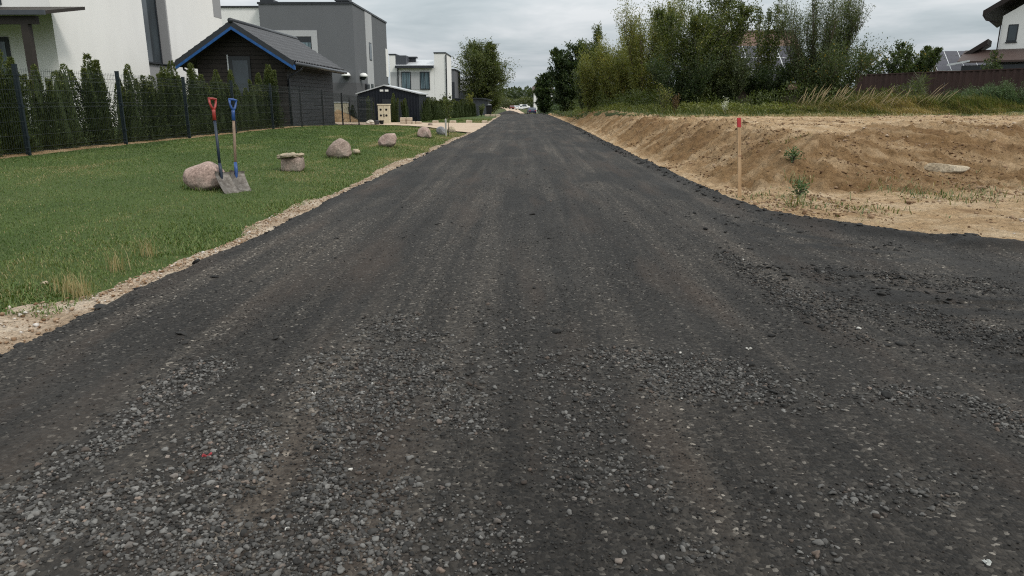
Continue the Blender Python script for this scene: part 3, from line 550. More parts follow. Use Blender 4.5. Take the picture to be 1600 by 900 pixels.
def tree(name, label, cat, base, height, width, leaf, stems=1, nleaf=9000, ll=.09, lw=.04, pr='oval', start=.12, up=.75, spread=.25, droop=0.0, group=None, bark=None, nbr=46, lean=(0, 0), twig=.10, tipw=.35, bend=.12):
    if nleaf > 2500: nleaf = int(nleaf*2.1); ll *= .98; lw *= 1.0; nbr = int(nbr*1.35); width *= 1.2 if stems == 1 else .98; height *= .93 if stems == 1 else .86; twig *= 1.5
    t = thing(name, label, cat, base, 0, group); b = np.array(base, float); B = MB(); P = []; D = []; T = []
    tot = []
    for s in range(stems):
        a = s*2.4+rng.uniform(0, 1); r0 = 0 if stems == 1 else rng.uniform(.1, 1)*spread*width*.35; out = 0 if stems == 1 else spread*width*rng.uniform(.35, 1.0)
        h = height*(1 if s == 0 else rng.uniform(.68, .98)); tt = np.linspace(0, 1, 9)
        wob = np.cumsum(rng.normal(0, bend*.06*height, (9, 2)), 0)*tt[:, None]
        pth = np.stack([math.cos(a)*(r0+out*tt**1.3)+wob[:, 0]+lean[0]*tt**1.5, math.sin(a)*(r0+out*tt**1.3)+wob[:, 1]+lean[1]*tt**1.5, h*tt], 1)+b
        rad = max(.012, height*.012)*(1.0 if stems == 1 else .55)
        B.tube(pth, [rad*(1-.88*q)+.003 for q in tt], 6)
        m = max(8, int(nbr*(1 if stems == 1 else .5)))
        for k in range(m):
            f = start+(1-start)*((k+rng.uniform(0, 1))/m); az = k*2.399+rng.uniform(-.5, .5)+s
            sp = np.array([np.interp(f, tt, pth[:, j]) for j in range(3)]); ff = (f-start)/(1-start)
            rr = width*.5*prof(pr, ff)*rng.uniform(.55, 1.18)*(1 if stems == 1 else .62)
            el = up+rng.normal(0, .22)+.35*ff; L = max(.12, rr/max(.25, math.cos(min(el, 1.3))))*(.85 if el > 1 else 1)
            L = min(L, rr*1.9+.1)
            d = np.array([math.cos(az)*math.cos(el), math.sin(az)*math.cos(el), math.sin(el)])
            if L > .3: B.tube([sp, sp+d*L*.5, sp+d*L*.95-np.array([0, 0, droop*L*.4])], [max(.004, rad*.3), max(.003, rad*.2), .002], 4, False)
            nl = max(4, L); tot.append((sp, d, L, nl, ff))
    wsum = sum(q[3]*q[2]**.5 for q in tot)
    for sp, d, L, nl, ff in tot:
        n = max(5, int(nleaf*nl*L**.5/wsum*rng.uniform(.55, 1.4)))
        u = rng.uniform(0, 1, n)**.75; sub = rng.integers(0, 7, n); off = rng.normal(0, 1, (7, 3)); off /= np.linalg.norm(off, axis=1)[:, None]
        off[:, 2] = off[:, 2]*.7+.15-droop; tw = (rng.uniform(0, 1, n)*twig*L*2.2)[:, None]*off[sub]
        p = sp+d*(u*L)[:, None]+tw+rng.normal(0, .018*L+.012, (n, 3)); p[:, 2] -= droop*L*u**2*.5
        P.append(p); dd = d*.5+off[sub]*.6+rng.normal(0, .55, (n, 3)); dd[:, 2] -= droop*1.2; D.append(dd)
        T.append(rng.normal(.42, .15, n)+rng.normal(0, .11)+.10*ff)
    P = np.concatenate(P); D = np.concatenate(D); T = np.concatenate(T); P[:, 2] = np.maximum(P[:, 2], b[2]+.03); n = len(P)
    T = np.where(rng.uniform(0, 1, n) < .02, rng.uniform(.85, 1, n), T)
    leaves(P-b, D, rng.uniform(.7, 1.2, n)*ll, rng.uniform(.7, 1.2, n)*lw, T, leaf, 'crown', t)
    B.build('trunk' if stems == 1 else 'stems', bark or M['bark'], t, smooth=True); return t
# ------------------------------------------------------------------ thujas of the hedge
def thuja_mesh(h, r, n, seed):
    g = np.random.default_rng(seed); nl = 1+int(g.integers(1, 4)); tops = [(0, 0, h)]+[(g.normal(0, r*.45), g.normal(0, r*.45), h*g.uniform(.78, .95)) for _ in range(nl)]
    P = []; D = []; T = []
    for (tx, ty, th) in tops:
        m = n//len(tops); f = g.uniform(0, 1, m)**1.25; az = g.uniform(0, 2*math.pi, m)
        R = r*(1 if tx == 0 else .5)*(np.minimum(1, .8+f*1.4)*(1-f**1.25)**.8+.05)*(.72+.42*vn2(az*2.2+seed, f*h*6, seed))
        q = g.uniform(.72, 1.05, m); x = tx*f**.8+np.cos(az)*R*q; y = ty*f**.8+np.sin(az)*R*q; P.append(np.stack([x, y, f*th*.985+.01], 1))
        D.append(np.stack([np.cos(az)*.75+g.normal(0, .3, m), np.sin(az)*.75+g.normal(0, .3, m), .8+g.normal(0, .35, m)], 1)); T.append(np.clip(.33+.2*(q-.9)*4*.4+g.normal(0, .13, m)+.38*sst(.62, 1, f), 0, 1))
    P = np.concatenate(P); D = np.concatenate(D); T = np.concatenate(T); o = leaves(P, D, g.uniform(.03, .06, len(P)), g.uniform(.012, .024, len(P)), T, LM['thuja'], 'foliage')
    a = np.linspace(0, 2*math.pi, 10, endpoint=False); V = []; Fc = []
    for i in range(9):
        f = i/8; R = r*.52*(min(1, .75+f*1.4)*(1-f**1.25)**.8)+.006
        V += [(math.cos(q)*R*(1+.2*math.sin(q*3+i)), math.sin(q)*R*(1+.2*math.sin(q*3+i)), f*h*.9+.02) for q in a]
    for i in range(8): Fc += [(i*10+k, i*10+(k+1) % 10, i*10+10+(k+1) % 10, i*10+10+k) for k in range(10)]
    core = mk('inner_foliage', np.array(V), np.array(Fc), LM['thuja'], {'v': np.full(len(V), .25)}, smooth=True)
    return o, core
TV = []
for k, (h, r, n) in enumerate([(1.56, .30, 9500), (1.46, .28, 9000), (1.66, .27, 9500), (1.36, .32, 9000), (1.52, .28, 9000), (1.44, .25, 8000), (1.6, .31, 9500)]):
    o, core = thuja_mesh(h, r, n, 100+k); C.objects.unlink(o); C.objects.unlink(core); TV.append((o, core))
STEM = MB().tube([(0, 0, -.03), (0, 0, .12)], .02, 6); stem0 = STEM.build('stem', M['bark']); C.objects.unlink(stem0)
def thuja(x, y, z, label, group, sc=1.0, wide=1.0, v=None):
    t = thing('thuja', label, 'thuja', (x, y, z), rng.uniform(0, 6.28), group); k = int(rng.integers(0, len(TV))) if v is None else v
    wide *= rng.uniform(.92, 1.14); t.scale = (sc*wide, sc*wide, sc)
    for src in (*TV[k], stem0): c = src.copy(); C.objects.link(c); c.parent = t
    return t
ORD = ['first', 'second', 'third', 'fourth', 'fifth', 'sixth', 'seventh', 'eighth', 'ninth', 'tenth', 'eleventh', 'twelfth', 'thirteenth', 'fourteenth', 'fifteenth', 'sixteenth', 'seventeenth', 'eighteenth', 'nineteenth', 'twentieth', 'twenty-first', 'twenty-second', 'twenty-third', 'twenty-fourth', 'twenty-fifth', 'twenty-sixth', 'twenty-seventh', 'twenty-eighth', 'twenty-ninth', 'thirtieth', 'thirty-first', 'thirty-second']
# ------------------------------------------------------------------ the mesh fence
FX = -7.4; posts = [(45, 240), (197, 225), (295.6, 212), (368, 204.5), (427, 198), (472, 198), (506, 195.5), (536, 193), (561, 192), (583, 192)]
py = [atx(a, b, FX).y for a, b in posts]; py = [2*py[0]-py[1]]+py
hedge_y = np.arange(9.05, 23.0, .47); N_ = len(hedge_y)
for i, y in enumerate(hedge_y):
    x = FX-.42+rng.normal(0, .05); j = N_-1-i; big = 1.22 if j in (0, 1) else 1
    thuja(x, y+rng.normal(0, .05), lz1(x, y)-.02, f'slim thuja behind the green mesh fence, {ORD[j]} in the hedge counting from the black shed' if j > 1 else ['tall bushy thuja closing the hedge at the corner of the black shed', 'tall yellowish thuja next to last in the hedge by the black shed'][j], 'thujas of the hedge behind the mesh fence', rng.uniform(.80, 1.05)*big, 1.0 if j > 1 else .95)
fence = thing('mesh_fence', 'green-grey welded mesh fence on steel posts between lawn and thuja hedge', 'fence', (FX, py[0], 0))
for i, y in enumerate(py):
    z = lz1(FX, y); m = MB().box(FX-.03, FX+.03, y-.02, y+.02, z-.1, z+1.30); m.box(FX-.032, FX+.032, y-.022, y+.022, z+1.30, z+1.315)
    for q in (.25, .7, 1.15): m.box(FX+.03, FX+.042, y-.03, y+.03, z+q, z+q+.03)
    m.build('post', M['post'] if i < 6 else M['blackpost'], fence)
def panel(y0, y1, z0, z1):
    m = MB(); hts = [.06, .12, .30, .50, .70, .76, .95, 1.10, 1.16, 1.235]; fold = {.06: .022, .70: .022, 1.10: .022}
    prof_ = [(0, .04), (0, .06), (.022, .09), (0, .12), (0, .70), (.022, .73), (0, .76), (0, 1.10), (.022, 1.13), (0, 1.16), (0, 1.27)]
    def zz(y): return z0+(z1-z0)*(y-y0)/(y1-y0)
    for h in hts: m.tube([(FX+.038, y0, zz(y0)+h), (FX+.038, y1, zz(y1)+h)], .0028, 3, False)
    n = int((y1-y0)/.05)
    for i in range(1, n):
        y = y0+(y1-y0)*i/n; m.tube([(FX+.036-a, y, zz(y)+b) for a, b in prof_], .0024, 3, False)
    return m
for a, b in zip(py[:-1], py[1:]): panel(a+.03, b-.03, lz1(FX, a), lz1(FX, b)).build('panel', M['wire'], fence)
# a short return of the fence runs back beside the metal shed
fence2 = thing('mesh_fence', 'short black mesh fence on posts in front of the dirt pile and metal shed', 'fence', (FX, py[-1]+.2, 0))
bz = lz1(-9, 37)
for q in range(4):
    x = FX-.3-q*1.3; MB().box(x-.025, x+.025, py[-1]+1.98, py[-1]+2.02, bz-.1, bz+1.3).build('post', M['blackpost'], fence2)
m = MB()
for h in np.arange(.08, 1.25, .2): m.tube([(FX-.3, py[-1]+2.03, bz+h), (FX-4.2, py[-1]+2.03, bz+h)], .0028, 3, False)
for i in range(78): m.tube([(FX-.3-i*.05, py[-1]+2.03, bz+.05), (FX-.3-i*.05, py[-1]+2.03, bz+1.25)], .0022, 3, False)
m.build('panel', M['wire'], fence2)
# ------------------------------------------------------------------ buildings on the left
XW = -14.0; YC = atx(86, 60, XW).y; ya = atx(228, 60, XW).y; yb = atx(266, 60, XW).y; YE = atx(346, 30, XW).y; ZT = 7.2
sill = atx(240, 98, XW).z
house = thing('white_house', 'large white rendered house behind the hedge, with a dark timber porch', 'house', (XW-4, (YC+YE)/2, 0))
m = MB(); m.box(XW-9, XW, YC, ya, -.3, ZT); m.box(XW-9, XW, yb, YE, -.3, ZT); m.box(XW-9, XW-.45, ya, yb, -.3, ZT); m.build('wall', M['white'], house)
m = MB(); m.box(XW-.44, XW-.04, ya+.003, yb-.003, -.3, sill-.03); m.box(XW-.44, XW-.02, yb-.08, yb-.003, sill-.03, ZT-.5); m.build('window_surround', M['midgrey'], house)
p0 = atx(334, 26, XW); MB().box(XW-.1, XW+.012, p0.y, YE+.012, p0.z, ZT).build('accent_panel', M['midgrey'], house)
yw = atx(246, 60, XW-.4).y
wd = MB(); zt = ZT-.6; wd.box(XW-.42, XW-.36, ya+.02, yw, sill, sill+.07); wd.box(XW-.42, XW-.36, ya+.02, ya+.09, sill, zt); wd.box(XW-.42, XW-.36, yb-.16, yb-.09, sill, zt); wd.box(XW-.42, XW-.36, ya+.02, yb-.09, zt-.07, zt); wd.box(XW-.42, XW-.36, yw, yb-.09, sill, sill+.07)
win = wd.build('window', M['dark'], house); MB().box(XW-.405, XW-.385, ya+.09, yb-.16, sill+.07, zt-.07).build('pane', M['glass'], win)
MB().box(XW-.44, XW+.05, ya+.05, yb-.09, sill-.035, sill-.004).build('sill', M['dark'], house)
# gable-end openings under the porch
pd0, pd1 = at(-60, 120, YC), at(13, 58, YC)
d = MB(); d.box(pd0.x, pd1.x+.0, YC-.03, YC+.05, .2, pd1.z); door = d.build('terrace_door', M['dark'], house)
MB().box(pd0.x+.12, pd1.x-.12, YC-.04, YC-.032, .3, pd1.z-.13).build('pane', M['curtain'], door)
u1 = at(3, 7, YC); d = MB(); d.box(u1.x-1.4, u1.x, YC-.03, YC+.05, u1.z, u1.z+1.4); w = d.build('window', M['dark'], house); MB().box(u1.x-1.3, u1.x-.09, YC-.04, YC-.032, u1.z+.1, u1.z+1.3).build('pane', M['glass'], w)
YP = YC-2.0; r0 = at(68, 14, YP); r1 = at(68, 20, YP)
m = MB(); m.prism([(-20, YP, r0.z-.02), (r0.x, YP, r0.z-.02), (r0.x, YP, r0.z-.14), (-20, YP, r0.z-.14)], (0, .06, 0)); porch = m.build('porch_roof', M['flash'], house)
MB().prism([(-20, YP+.06, r0.z-.03), (r0.x-.02, YP+.06, r0.z-.03), (r0.x-.02, YC-.003, r0.z+.30), (-20, YC-.003, r0.z+.30)], (0, 0, -.09)).build('roof_deck', M['darkwood'], porch)
b1 = at(58, 30, YP+.25); MB().box(-20, b1.x, YP+.18, YP+.33, r0.z-.36, r0.z-.145).build('beam', M['darkwood'], porch)
c1 = at(44, 60, YP+.25); MB().box(c1.x-.10, c1.x+.10, YP+.165, YP+.345, .1, r0.z-.362).build('porch_post', M['darkwood'], porch)
# black timber shed
X1, X0 = -8.42, -11.55; Y0 = atx(449, 150, X1).y; Y1 = atx(521, 150, X1).y
XM = (X0+X1)/2; ZE = 2.62; ZR = 3.62; zf = .02
shed = thing('garden_shed', 'black timber shed with grey tiled gable roof and blue film along its gable edge', 'shed', (XM, (Y0+Y1)/2, 0))
yg = Y0+.12
MB().prism([(X0, Y0, zf), (X1-.004, Y0, zf), (X1-.004, Y0, ZE-.05), (XM, Y0, ZR-.12), (X0, Y0, ZE-.05)], (0, .12, 0)).build('gable_wall', M['shedgable'], shed)
m = MB(); m.box(X1-.12, X1, Y0+.122, Y1, zf, ZE-.04); m.box(X0, X0+.12, Y0+.122, Y1, zf, ZE-.04); m.box(X0, X1-.003, Y1-.12, Y1+.003, zf, ZE-.04); m.build('side_wall', M['shedside'], shed)
for q in range(5): MB().box(X1-.3, X1-.02, Y0+.3+q*1.45, Y0+.6+q*1.45, -.25, zf).build('foundation_block', M['midgrey'], shed, bevel=.02)
OV = .5; yf = Y0-.62; yr = Y1+.22; sl = (ZR-ZE)/((X1-X0)/2)
def roof_side(sgn):
    xe = XM+sgn*((X1-X0)/2+OV); ze = ZR-sl*((X1-X0)/2+OV); ny = 240; nx = 54; V = []; Fc = []
    for i in range(nx+1):
        f = i/nx; step = (f*9) % 1 if i < nx else .99
        for k in range(ny+1):
            y = yf+(yr-yf)*k/ny; wv = .03*math.sin(2*math.pi*(y-yf)/.21); V.append((XM+(xe-XM)*f, y, ZR+.06+(ze-ZR)*f+wv+.045*step))
    for i in range(nx):
        for k in range(ny): a = i*(ny+1)+k; Fc.append((a, a+1, a+ny+2, a+ny+1))
    V = np.array(V)-np.array(shed.location); return mk('roof', V, np.array(Fc), M['tile'], smooth=True, parent=shed), xe, ze
for sgn in (1, -1):
    rf, xe, ze = roof_side(sgn)
    MB().prism([(XM, yf+.04, ZR-.02), (xe, yf+.04, ze-.02), (xe, yf+.04, ze-.10), (XM, yf+.04, ZR-.10)], (0, yr-yf-.08, 0)).build('soffit', M['darkwood'], shed)
    bb = MB().prism([(XM, yf, ZR+.09), (xe, yf, ze+.09), (xe, yf, ze-.13), (XM, yf, ZR-.13)], (0, .037, 0)).build('bargeboard', M['dark'], shed)
    MB().prism([(XM, yf-.006, ZR-.10), (xe, yf-.006, ze-.10), (xe, yf-.006, ze-.20), (XM, yf-.006, ZR-.20)], (0, .045, 0)).build('blue_film', M['bluefilm'], bb)
    gt = MB().tube([(xe+sgn*.07, yf+.05, ze-.0), (xe+sgn*.07, yr, ze-.02)], .062, 10).build('gutter', M['flash'], shed, smooth=True)
    xw = X1+.05 if sgn > 0 else X0-.05
    MB().tube([(xe+sgn*.05, Y0+.12, ze-.05), (xe+sgn*.05, Y0+.12, ze-.16), (xw+sgn*.02, Y0+.15, ze-.42), (xw, Y0+.15, ze-.5), (xw, Y0+.15, .15)], .042, 8).build('downpipe', M['dark'], shed, smooth=True)
    if sgn > 0: MB().box(xe-.02, xe+.03, yf-.01, yf+.12, ze-.2, ze-.04).build('film_end', M['bluefilm'], bb)
MB().tube([(XM, yf-.04, ZR+.09), (XM, yr+.02, ZR+.09)], .085, 10).build('ridge_cap', M['dark'], shed, smooth=True)
wl, wr = at(357, 88, Y0), at(394, 130, Y0)
m = MB(); m.box(wl.x, wr.x, Y0-.03, Y0-.002, wl.z-1.35, wl.z); w = m.build('window', M['dark'], shed)
MB().box(wl.x+.13, wr.x-.09, Y0-.036, Y0-.031, wl.z-1.25, wl.z-.14).build('pane', M['glass'], w); MB().box(wl.x-.05, wl.x-.01, Y0-.05, Y0-.002, wl.z-1.35, wl.z+.05).build('light_trim', M['zinc'], w)
# grey house
YG = 46.0; cx = at(553, 60, YG).x; lx = at(408, 60, YG).x; zt = at(553, 6, YG).z; ye = atx(604, 60, cx).y
gh = thing('grey_house', 'dark grey flat-roofed house with one tall pale stripe down its side', 'house', (cx-3, YG+4, 0))
MB().box(lx, cx, YG, ye, -1, zt).build('wall', M['grey'], gh)
MB().box(lx-.06, cx+.06, YG-.06, ye+.06, zt+.002, zt+.11).build('roof_edge', M['dark'], gh)
pb = at(553, 129, YG).z; MB().box(lx-.012, cx+.012, YG-.012, ye-.3, -1, pb).build('plinth', M['greydark'], gh)
zw = at(380, 12, YG+.6).z; MB().box(at(300, 60, YG+.6).x, lx-.003, YG+.6, ye-1, -1, zw).build('white_wing', M['white'], gh); MB().box(at(300, 60, YG+.6).x, lx-.08, YG+.52, ye-1, zw+.002, zw+.1).build('wing_edge', M['dark'], gh)
fa, fb = at(423, 47.5, YG), at(499, 110, YG); wa, wb = at(452, 57, YG), at(490, 110, YG)
m = MB(); m.box(fa.x, fb.x, YG-.05, YG-.002, wa.z, fa.z); m.box(wb.x, fb.x, YG-.05, YG-.002, fb.z, wa.z-.002); m.box(fa.x, at(440, 60, YG).x, YG-.05, YG-.002, fb.z, wa.z-.002); m.build('window_surround', M['lightgrey'], gh)
w = MB().box(at(440.5, 60, YG).x, wb.x-.002, YG-.03, YG-.004, fb.z, wa.z-.004).build('window', M['dark'], gh); MB().box(at(470, 60, YG).x, wb.x-.06, YG-.036, YG-.031, fb.z+.1, wa.z-.35).build('pane', M['curtain'], w)
for a, b, yt in ((407, 428, 2.5), (523, 545, -1)):
    q0, q1 = at(a, yt, YG+.6), at(b, yt, YG+.6); ch = MB().box(q0.x+.1, q1.x-.1, YG+.6, YG+1.3, zt, q0.z-.1).build('chimney', M['grey'], gh); MB().box(q0.x, q1.x, YG+.5, YG+1.4, q0.z-.1, q0.z+.1).build('cap', M['dark'], ch)
a = at(416, 3, YG+1); MB().tube([(a.x, YG+1, a.z-.2), (a.x, YG+1, a.z+1.6)], .02, 5).build('antenna', M['dark'], gh)
y0, y1 = atx(571, 60, cx).y, atx(581, 60, cx).y
MB().box(cx+.003, cx+.03, y0, y1, -.5, zt-.02).build('pale_stripe', M['lightgrey'], gh)
for pa, pb_ in (((575.5, 66), (580.5, 95)), ((579, 131), (583, 140))):
    q0, q1 = atx(*pa, cx), atx(*pb_, cx); w = MB().box(cx+.031, cx+.05, q0.y, q1.y, q1.z, q0.z).build('window', M['dark'], gh); MB().box(cx+.051, cx+.056, q0.y+.06, q1.y-.06, q1.z+.06, q0.z-.06).build('pane', M['glass'], w)
w0, w1 = atx(602, 76, cx), atx(604.5, 120, cx); MB().box(cx-.3, cx+.03, w0.y, w0.y+.9, w1.z, w0.z).build('corner_strip', M['white'], gh)
for nm_, q, nrm in (('f', at(542, 118, YG), 0), ('s', atx(563, 119, cx), 1)):
    m = MB()
    for i in range(5):
        a0, a1 = i*math.pi/10, (i+1)*math.pi/10
    c = Vector(q); pts = []; 
    m.tube([c+Vector((.20*nrm, -.20*(1-nrm), .20)), c+Vector((.20*nrm, -.20*(1-nrm), .17)), c+Vector((.20*nrm, -.20*(1-nrm), .08)), c+Vector((.20*nrm, -.20*(1-nrm), -.04))], [.05, .16, .25, .29], 14)
    lampo = m.build('wall_lamp', M['white_plastic'], gh, smooth=True); MB().tube([c+Vector((.18*nrm, -.18*(1-nrm), -.03)), c+Vector((.16*nrm, -.16*(1-nrm), -.24))], [.22, .10], 12).build('lamp_base', M['dark'], lampo)
q = atx(572, 136, cx); MB().box(cx+.003, cx+.2, q.y-.35, q.y+.35, q.z-.35, q.z+.22).build('meter_box', M['dark'], gh, bevel=.08)
# white modern house
YM = 75.0; fx0 = at(608.5, 100, YM).x; fx1 = at(696, 100, YM).x; z1 = at(690, 83.5, YM).z; z2 = at(612, 86, YM).z; zg = at(640, 104, YM).z; ys_ = atx(705, 100, fx1).y
mh = thing('white_modern_house', 'white cubic house with two tall dark windows beyond the metal shed', 'house', ((fx0+fx1)/2, YM+4, 0))
tx0 = at(678.5, 100, YM).x; lx1 = at(618, 100, YM).x
m = MB(); m.box(tx0, fx1, YM, ys_, -2, z1); m.box(fx0, lx1, YM, ys_, -2, z2); m.box(lx1+.003, tx0-.003, YM+.02, ys_-.5, -2, zg-.15); m.build('wall', M['white'], mh)
MB().box(tx0-.05, fx1+.05, YM-.05, ys_+.05, z1+.002, z1+.12).build('parapet_cap', M['dark'], mh); MB().box(fx0-.05, lx1+.05, YM-.05, ys_, z2+.002, z2+.12).build('parapet_cap', M['dark'], mh)
m = MB(); m.prism([(lx1+.01, YM-.35, zg), (tx0-.01, YM-.35, zg), (tx0-.01, YM+4, zg+.75), (lx1+.01, YM+4, zg+.75)], (0, 0, .12)); rf = m.build('roof', M['zinc'], mh)
MB().box(lx1+.01, tx0-.01, YM-.45, YM-.352, zg-.18, zg+.06).build('gutter', M['dark'], rf); q0, q1 = at(640, 90, YM+2), at(649, 90, YM+2)
chm = MB().box(q0.x, q1.x, YM+2, YM+2.6, zg, at(640, 91, YM+2).z).build('chimney', M['dark'], rf); MB().box(q0.x-.15, q1.x+.15, YM+1.9, YM+2.7, at(640, 91, YM+2).z+.002, at(640, 88.5, YM+2).z).build('cap', M['dark'], chm)
MB().box(lx1-.002, at(637, 95, YM+1).x, YM+.03, YM+3.8, zg, at(620, 86.5, YM).z).build('parapet_side', M['flash'], mh)
g0, g1 = at(610, 112.5, YM), at(672, 140, YM); MB().box(g0.x, g1.x, YM-.012, YM+.018, g1.z, g0.z).build('grey_band', M['lightgrey'], mh)
for a, b in ((627, 642.5), (656, 672)):
    q0, q1 = at(a, 112, YM), at(b, 140, YM); w = MB().box(q0.x, q1.x, YM-.06, YM-.014, q1.z, q0.z).build('window', M['dark'], mh); mid = (q0.x+q1.x)/2
    for e0, e1 in ((q0.x+.07, mid-.04), (mid+.04, q1.x-.07)): MB().box(e0, e1, YM-.066, YM-.061, q1.z+.1, q0.z-.1).build('pane', M['curtain'], w)
for px_ in (621.5, 697.3):
    x = at(px_, 110, YM-.05).x; MB().tube([(x, YM-.06, zg-.1 if px_ < 650 else z1-.1), (x, YM-.06, -1)], .07, 6).build('downpipe', M['dark'], mh)
for px_ in (694, 703): q = at(px_, 152, YM-.1); MB().box(q.x-.1, q.x+.1, YM-.2, YM-.01, q.z-.12, q.z+.1).build('wall_lamp', M['dark'], mh)
q0, q1 = at(655, 151, YM), at(672, 153, YM); MB().box(q0.x, q1.x, YM-1, YM-.01, q1.z-.6, q0.z).build('terrace_canopy', M['dark'], mh)
# grey annex and pale house further on
YA = 86.0; a0, a1 = at(704, 130, YA), at(710.5, 130, YA); zt = at(707, 109.5, YA).z
an = thing('grey_annex', 'narrow grey flat-roofed block just right of the white cubic house', 'building', (a0.x, YA+3, 0)); MB().box(a0.x-2, a1.x, YA, YA+8, -2.5, zt).build('wall', M['grey'], an); MB().box(a0.x-2, a1.x+.08, YA-.08, YA+8, zt+.002, zt+.14).build('roof_edge', M['dark'], an); q = at(709, 145, YA); MB().box(q.x-.25, q.x+.1, YA-.05, YA-.003, q.z-1, q.z+1.2).build('window', M['dark'], an)
YF = 118.0; a0, a1 = at(700, 130, YF), at(752, 130, YF); zt = at(715, 124.5, YF).z; zm = at(715, 142, YF).z
ph = thing('pale_house', 'pale grey flat-roofed house with dark ground floor half hidden by the birch', 'house', ((a0.x+a1.x)/2, YF+4, 0)); MB().box(a0.x, a1.x, YF, YF+9, zm, zt).build('upper_wall', M['midgrey'], ph); MB().box(a0.x, a1.x, YF+.05, YF+9, -3, zm-.002).build('ground_floor', M['dark'], ph); MB().box(a0.x-.1, a1.x+.1, YF-.1, YF+9.1, zt+.002, zt+.2).build('roof_edge', M['zinc'], ph)
# dark flat garage
YD = 84.0; a0, a1 = at(705, 160, YD), at(762, 160, YD); zt = at(740, 153, YD).z; zl = at(764, 156, YD).z
dg = thing('dark_garage', 'low dark garage with flat roof at the foot of the birch', 'garage', ((a0.x+a1.x)/2, YD+2.5, 0)); MB().box(a0.x, a1.x, YD, YD+5, -2.2, zt-.15).build('wall', M['flash'], dg); MB().prism([(a0.x-.3, YD-.3, zt), (a1.x-.6, YD-.3, zt), (a1.x+.3, YD-.3, zl), (a1.x+.3, YD-.3, zl-.13), (a1.x-.6, YD-.3, zt-.13), (a0.x-.3, YD-.3, zt-.13)], (0, 6, 0)).build('roof', M['dark'], dg)
MB().box(a0.x+.8, a0.x+2.6, YD-.04, YD-.003, -1.5, zt-.6).build('door', M['dark'], dg)
# navy metal shed
YS = 40.2; a0, a1 = at(559, 148, YS), at(654, 148, YS); ze = at(600, 147, YS).z; zr = at(600, 134.5, YS).z; xm = at(600, 134, YS).x; z0 = lz1(-7, YS)-.05
ms = thing('metal_shed', 'low navy sheet-metal shed with pale roof edge behind the beige cabinet', 'shed', (xm, YS+1.5, 0))
MB().prism([(a0.x, YS, z0), (a1.x, YS, z0), (a1.x, YS, ze), (xm, YS, zr), (a0.x, YS, ze)], (0, 3.2, 0)).build('wall', M['navy'], ms)
for xa, xb, za, zb in ((a0.x-.1, xm, ze-.03, zr), (xm, a1.x+.1, zr, ze-.03)):
    MB().prism([(xa, YS-.08, za+.015), (xb, YS-.08, zb+.015), (xb, YS-.08, zb+.075), (xa, YS-.08, za+.075)], (0, 3.4, 0)).build('roof', M['zinc'], ms)
for a, b in ((593.5, 599), (601.5, 607)): q0, q1 = at(a, 140, YS), at(b, 143, YS); MB().box(q0.x, q1.x, YS-.03, YS-.003, q1.z, q0.z).build('vent', M['white_plastic'], ms)
q0, q1 = at(597, 155, YS), at(632, 155, YS); MB().box(q0.x, q1.x, YS-.02, YS-.003, z0+.05, q0.z).build('door', M['dark'], ms)
# beige electricity cabinet
YB = 36.6; a0, a1 = at(590, 165, YB), at(608, 165, YB); zt = at(600, 162.5, YB).z; z0 = lz1(-6.4, YB)-.02
cb = thing('utility_cabinet', 'beige two-door electricity cabinet with four round dark inspection windows', 'cabinet', ((a0.x+a1.x)/2, YB, 0))
MB().box(a0.x, a1.x, YB, YB+.32, z0, zt-.06).build('body', M['cabinet'], cb, bevel=.008); MB().box(a0.x-.03, a1.x+.03, YB-.04, YB+.35, zt-.058, zt).build('lid', M['cabinet'], cb, bevel=.01); mid = (a0.x+a1.x)/2
for e0, e1, px_s in ((a0.x+.015, mid-.006, 0), (mid+.006, a1.x-.015, 1)):
    dr = MB().box(e0, e1, YB-.018, YB-.001, z0+.06, zt-.075).build('door', M['cabinet'], cb)
    for zq in (zt-.27, zt-.55): xq = (e0+e1)/2; MB().tube([(xq, YB-.03, zq), (xq, YB-.012, zq)], .052, 14).build('round_window', M['rubber'], dr)
MB().box(mid-.01, mid+.035, YB-.035, YB-.0181, zt-.62, zt-.48).build('handle', M['rubber'], cb)
YQ = 42.0; a0, a1 = at(522, 165, YQ), at(541.5, 165, YQ); zt = at(530, 159, YQ).z
cb2 = thing('utility_cabinet', 'plain beige box behind the dirt pile and the black fence posts', 'cabinet', ((a0.x+a1.x)/2, YQ, 0)); MB().box(a0.x, a1.x, YQ, YQ+.5, -.1, zt-.06).build('body', M['cabinet'], cb2, bevel=.01); MB().box(a0.x-.03, a1.x+.03, YQ-.04, YQ+.53, zt-.058, zt).build('lid', M['zinc'], cb2)
